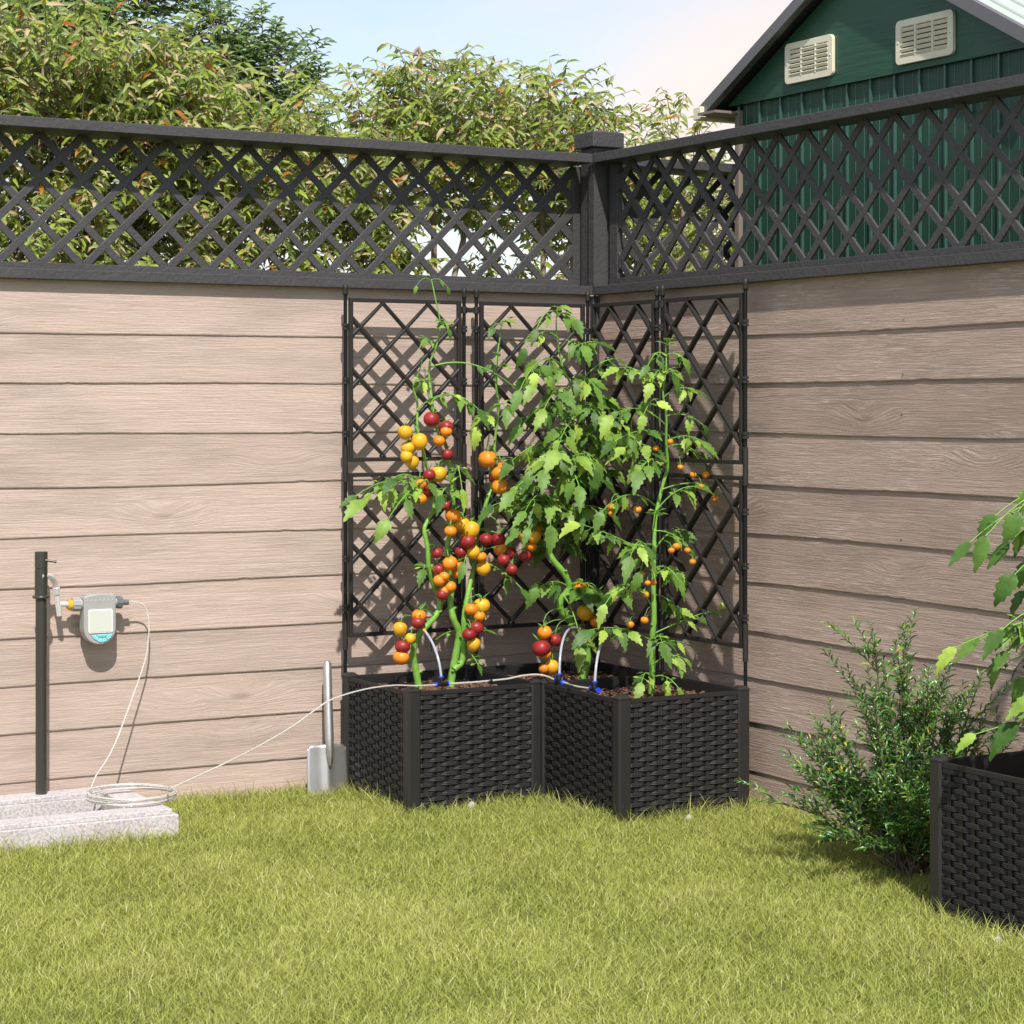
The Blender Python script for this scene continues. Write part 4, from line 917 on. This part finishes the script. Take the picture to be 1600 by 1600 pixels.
tree('broadleaf_tree', (-2.05, 1.5, 0), [bl_(-2.05,1.5,1.5,.40,.4,.45), bl_(-2.2,1.55,2.0,.35,.35,.35), bl_(-1.85,1.5,2.10,.3,.3,.32)], 650, 1, 'leafy tree at the far left edge, its crown cut off by the frame', M['tleaf'], GT)
tree('broadleaf_tree', (-1.32, 1.45, 0), [bl_(-1.35,1.5,1.45,.42,.38,.42), bl_(-1.60,1.5,1.98,.30,.32,.33), bl_(-1.28,1.45,2.16,.30,.32,.27), bl_(-1.02,1.5,1.98,.30,.3,.34), bl_(-1.62,1.5,2.2,.22,.25,.2)], 1120, 2, 'dense leafy tree with yellow green and rusty leaves, above the left part of the fence', M['tleaf'], GT)
tree('broadleaf_tree', (-.62, 1.55, 0), [bl_(-.66,1.55,1.50,.36,.34,.40), bl_(-.78,1.5,1.98,.28,.3,.30), bl_(-.42,1.5,1.92,.26,.28,.27), bl_(-.82,1.5,2.2,.22,.25,.17)], 820, 3, 'leafy tree between the densest left tree and the gap of sky', M['tleaf'], GT)
tree('broadleaf_tree', (.22, 1.6, 0), [bl_(.02,1.6,1.95,.26,.3,.30), bl_(.27,1.6,2.14,.24,.3,.22), bl_(-.02,1.6,1.55,.20,.26,.24), bl_(.50,1.65,1.96,.24,.28,.24), bl_(.22,1.6,2.36,.07,.1,.08)], 560, 4, 'leafy tree with a thin sprig topping its crown, left of the fence post', M['tleaf'], GT)
tree('broadleaf_tree', (.78, 1.7, 0), [bl_(.82,1.7,2.12,.26,.28,.24), bl_(1.0,1.75,1.92,.22,.28,.26), bl_(.66,1.7,1.50,.16,.22,.14)], 370, 5, 'leafy tree with a pale forked trunk, just behind the fence post', M['tleaf'], GT)
tree('broadleaf_tree', (1.62, 2.0, 0), [bl_(1.68,2.0,2.05,.22,.28,.30), bl_(1.45,2.0,1.80,.30,.28,.28), bl_(1.6,2.0,1.5,.34,.3,.3), bl_(2.0,2.05,1.8,.3,.3,.35)], 520, 6, 'leafy tree peeking out from under the eave of the green shed', M['tleaf'], GT)
tree('fine_leaved_tree', (-.30, 3.0, 0), [bl_(-.02,3.0,2.62,.22,.22,.20), bl_(.18,3.0,2.52,.24,.22,.20), bl_(-.15,3.0,2.3,.35,.3,.3), bl_(.1,3.0,2.15,.35,.3,.3)], 950, 7, 'darker tree with tiny leaves rising behind, in the gap left of centre', M['dleaf'], 'dark fine leaved trees', ll=(.030, .055), lw=.36, droop=.2, nleaf=(10, 15), barkm='twig', spr=(.10, .18))
tree('fine_leaved_tree', (-.95, 3.1, 0), [bl_(-.70,3.1,2.66,.40,.25,.16), bl_(-.28,3.1,2.84,.20,.2,.09), bl_(-.9,3.1,2.45,.4,.3,.3)], 1100, 8, 'darker tree with tiny leaves cut off by the top edge of the photo', M['dleaf'], 'dark fine leaved trees', ll=(.030, .055), lw=.36, droop=.2, nleaf=(10, 15), barkm='twig', spr=(.10, .18))

# ------------------------------------------------------------------ willow-leaved shrub by the right wall
def shrub():
    base = Vector((-.235, -1.76, 0)); e = empty('garden_shrub', base); tag(e, 'bushy shrub with narrow glossy leaves on the lawn against the right wall', 'shrub')
    r = random.Random(4); mb = MB(); LP = []; LD = []; LN = []; LL = []
    tips = [onX(u, v, x) for u, v, x in ((1360,975,-.22),(1415,968,-.20),(1325,1045,-.24),(1275,1155,-.28),(1250,1165,-.34),(1480,1035,-.16),(1535,1050,-.14),(1300,1130,-.30),(1182,1252,-.50),(1245,1205,-.32),(1270,1225,-.36),(1400,1010,-.2),(1450,1080,-.22),(1500,1100,-.15),(1345,1090,-.28),(1380,1060,-.26))]
    for i in range(72):
        an = r.uniform(0, 6.28); q = r.random()**.6
        tips.append(base+Vector((math.cos(an)*.24*q-.02, math.sin(an)*.30*q, r.uniform(.12, .58)*(1.05-.45*q))))
    def stem(a_, b_, bow, rad, leaf0, sub):
        v = b_-a_; L_ = v.length; m1 = a_.lerp(b_, .5)+Vector((0, 0, bow*L_)); pts_ = [(1-t)**2*a_+2*t*(1-t)*m1+t*t*b_ for t in [i/10 for i in range(11)]]
        mb.tube(pts_, [rad*(1-.75*i/10) for i in range(11)], 5, caps=False)
        n = int(L_*(1-leaf0)/.0062)
        for j in range(n):
            t = leaf0+(1-leaf0)*(j+r.random())/n; k = min(int(t*10), 9); p_ = pts_[k].lerp(pts_[k+1], t*10-k); tg = (pts_[k+1]-pts_[k]).normalized()
            an = j*2.4; sd = Vector((math.cos(an), math.sin(an), r.uniform(-.2, .5))); sd = sd-tg*sd.dot(tg)
            LP.append(tuple(p_)); LD.append(tuple(sd*.8+tg*.75)); LN.append((r.gauss(0, .4), r.gauss(-.2, .4), 1)); LL.append(r.uniform(.020, .040)*(1-.35*t))
        if sub:
            for j in range(5):
                t = r.uniform(.3, .85); k = min(int(t*10), 9); p_ = pts_[k].lerp(pts_[k+1], t*10-k)
                tg = (pts_[k+1]-pts_[k]).normalized(); d_ = (tg+Vector((r.uniform(-.8, .8), r.uniform(-.8, .8), r.uniform(-.1, .6)))).normalized()
                stem(p_, p_+d_*L_*r.uniform(.16, .34), .08, rad*.5, .05, False)
    for t in tips: stem(base+Vector((r.uniform(-.04, .04), r.uniform(-.04, .04), 0)), t, r.uniform(.02, .14) if t.z > .2 else .22, .0030, .22, True)
    LL = np.array(LL); n = len(LL)
    V, F_ = batch(np.array(LP), np.array(LD), np.array(LN), LL, LL*.28*rng.uniform(.8, 1.2, n))
    link('foliage', arrmesh('foliage', V-np.array(base), F_, M['sleaf'], np.repeat(rng.random(n), len(TF))), e)
    P_(mb, rel(e)).build('stems', M['twig'], e)
shrub()

# ------------------------------------------------------------------ lawn
def lawn():
    r = np.random.default_rng(3)
    def field(P, seed, f):
        q = np.random.default_rng(seed); s = 0
        for _ in range(7):
            k = q.normal(size=2)*f; s = s+np.sin(P[:, 0]*k[0]+P[:, 1]*k[1]+q.uniform(0, 6.3))
        return s/2.6
    n = 720000; P = np.stack([r.uniform(-3.4, .0, n), r.uniform(-3.9, .0, n)], 1)
    # keep the part round the view dense, thin out elsewhere
    d = P-np.array([CAMP.x, CAMP.y]); fw = d @ np.array([CF.x, CF.y]); rt_ = d @ np.array([CR.x, CR.y])
    inview = (fw > 3.75) & (np.abs(rt_/fw) < .25)
    keep = inview | (r.random(n) < .22)
    x, y = P[:, 0], P[:, 1]
    keep &= ~((x > BX0-.01) & (x < BX1+.004) & (y > BY0-.004)) | ((x > BX0) & (x < BX1-.095) & (y > BY0+.09) & (y < BY1-.09) & (r.random(n) < .35))
    def rect(a, b, c_, d_): return (x > a) & (x < b) & (y > c_) & (y < d_)
    keep &= ~(rect(-.89, -.48, -.485, -.07) | rect(-.485, -.07, -.89, -.07) | rect(-.465, -.05, -2.52, -2.07)) & (x < -.008) & (y < -.008)
    keep &= ~(((x+.30)**2+(y+1.98)**2 < .05**2) & (r.random(n) < .8))
    P = P[keep]; n = len(P); x, y = P[:, 0], P[:, 1]
    cl = field(P, 1, 14)+.6*field(P, 2, 30); lean_a = field(P, 3, 9)*.8+r.uniform(0, 6.28, n)
    edge = np.minimum.reduce([np.abs(y+.49)+(x < -.9)*9, np.abs(-y), np.abs(BY0-.02-y)+((x > BX1+.02) | (y > BY0+.01))*9, np.abs(-x), np.abs(y+.90)+(x < -.5)*9, np.abs(x+.49)+((y > -.49) | (y < -.9))*9, np.abs(x+.90)+(y < -.5)*9, np.abs(x+.475)+(y > -2.05)*9])
    tall = np.where((edge < .035) & (r.random(n) < .5), r.uniform(1.1, 2.1, n), 1.0)
    h = (.024+.0045*cl+r.normal(size=n)*.008).clip(.008, .045)*tall
    w_ = r.uniform(.0010, .0023, n); bend = r.uniform(.25, 1.15, n)
    D = np.stack([np.cos(lean_a), np.sin(lean_a)], 1); tw = r.uniform(0, 6.28, n); S_ = np.stack([np.cos(tw), np.sin(tw), np.zeros(n)], 1)
    def pt(t, off): 
        q = np.zeros((n, 3)); q[:, 0] = x+D[:, 0]*h*bend*t**1.7; q[:, 1] = y+D[:, 1]*h*bend*t**1.7; q[:, 2] = h*(t-.28*bend*t*t)-.002; return q+S_*(off*w_)[:, None]
    V = np.stack([pt(0, -.5), pt(0, .5), pt(.38, -.48), pt(.38, .48), pt(.72, -.3), pt(.72, .3), pt(1, 0)], 1).reshape(-1, 3)
    T_ = np.array([(0,1,3),(0,3,2),(2,3,5),(2,5,4),(4,5,6)])
    F_ = (T_[None]+(np.arange(n)*7)[:, None, None]).reshape(-1, 3)
    rv = (.50+.04*field(P, 9, 4)+.05*cl+r.normal(size=n)*.22); rv = np.where(r.random(n) < .035, r.uniform(.88, 1, n), rv).clip(0, 1)
    o = link('lawn_grass', arrmesh('lawn_grass', V, F_, M['grass'], np.repeat(rv, 5), False)); tag(o, 'yellow green lawn grass in front of the walls', 'grass', kind='stuff')
lawn()

scene.render.engine = 'CYCLES'
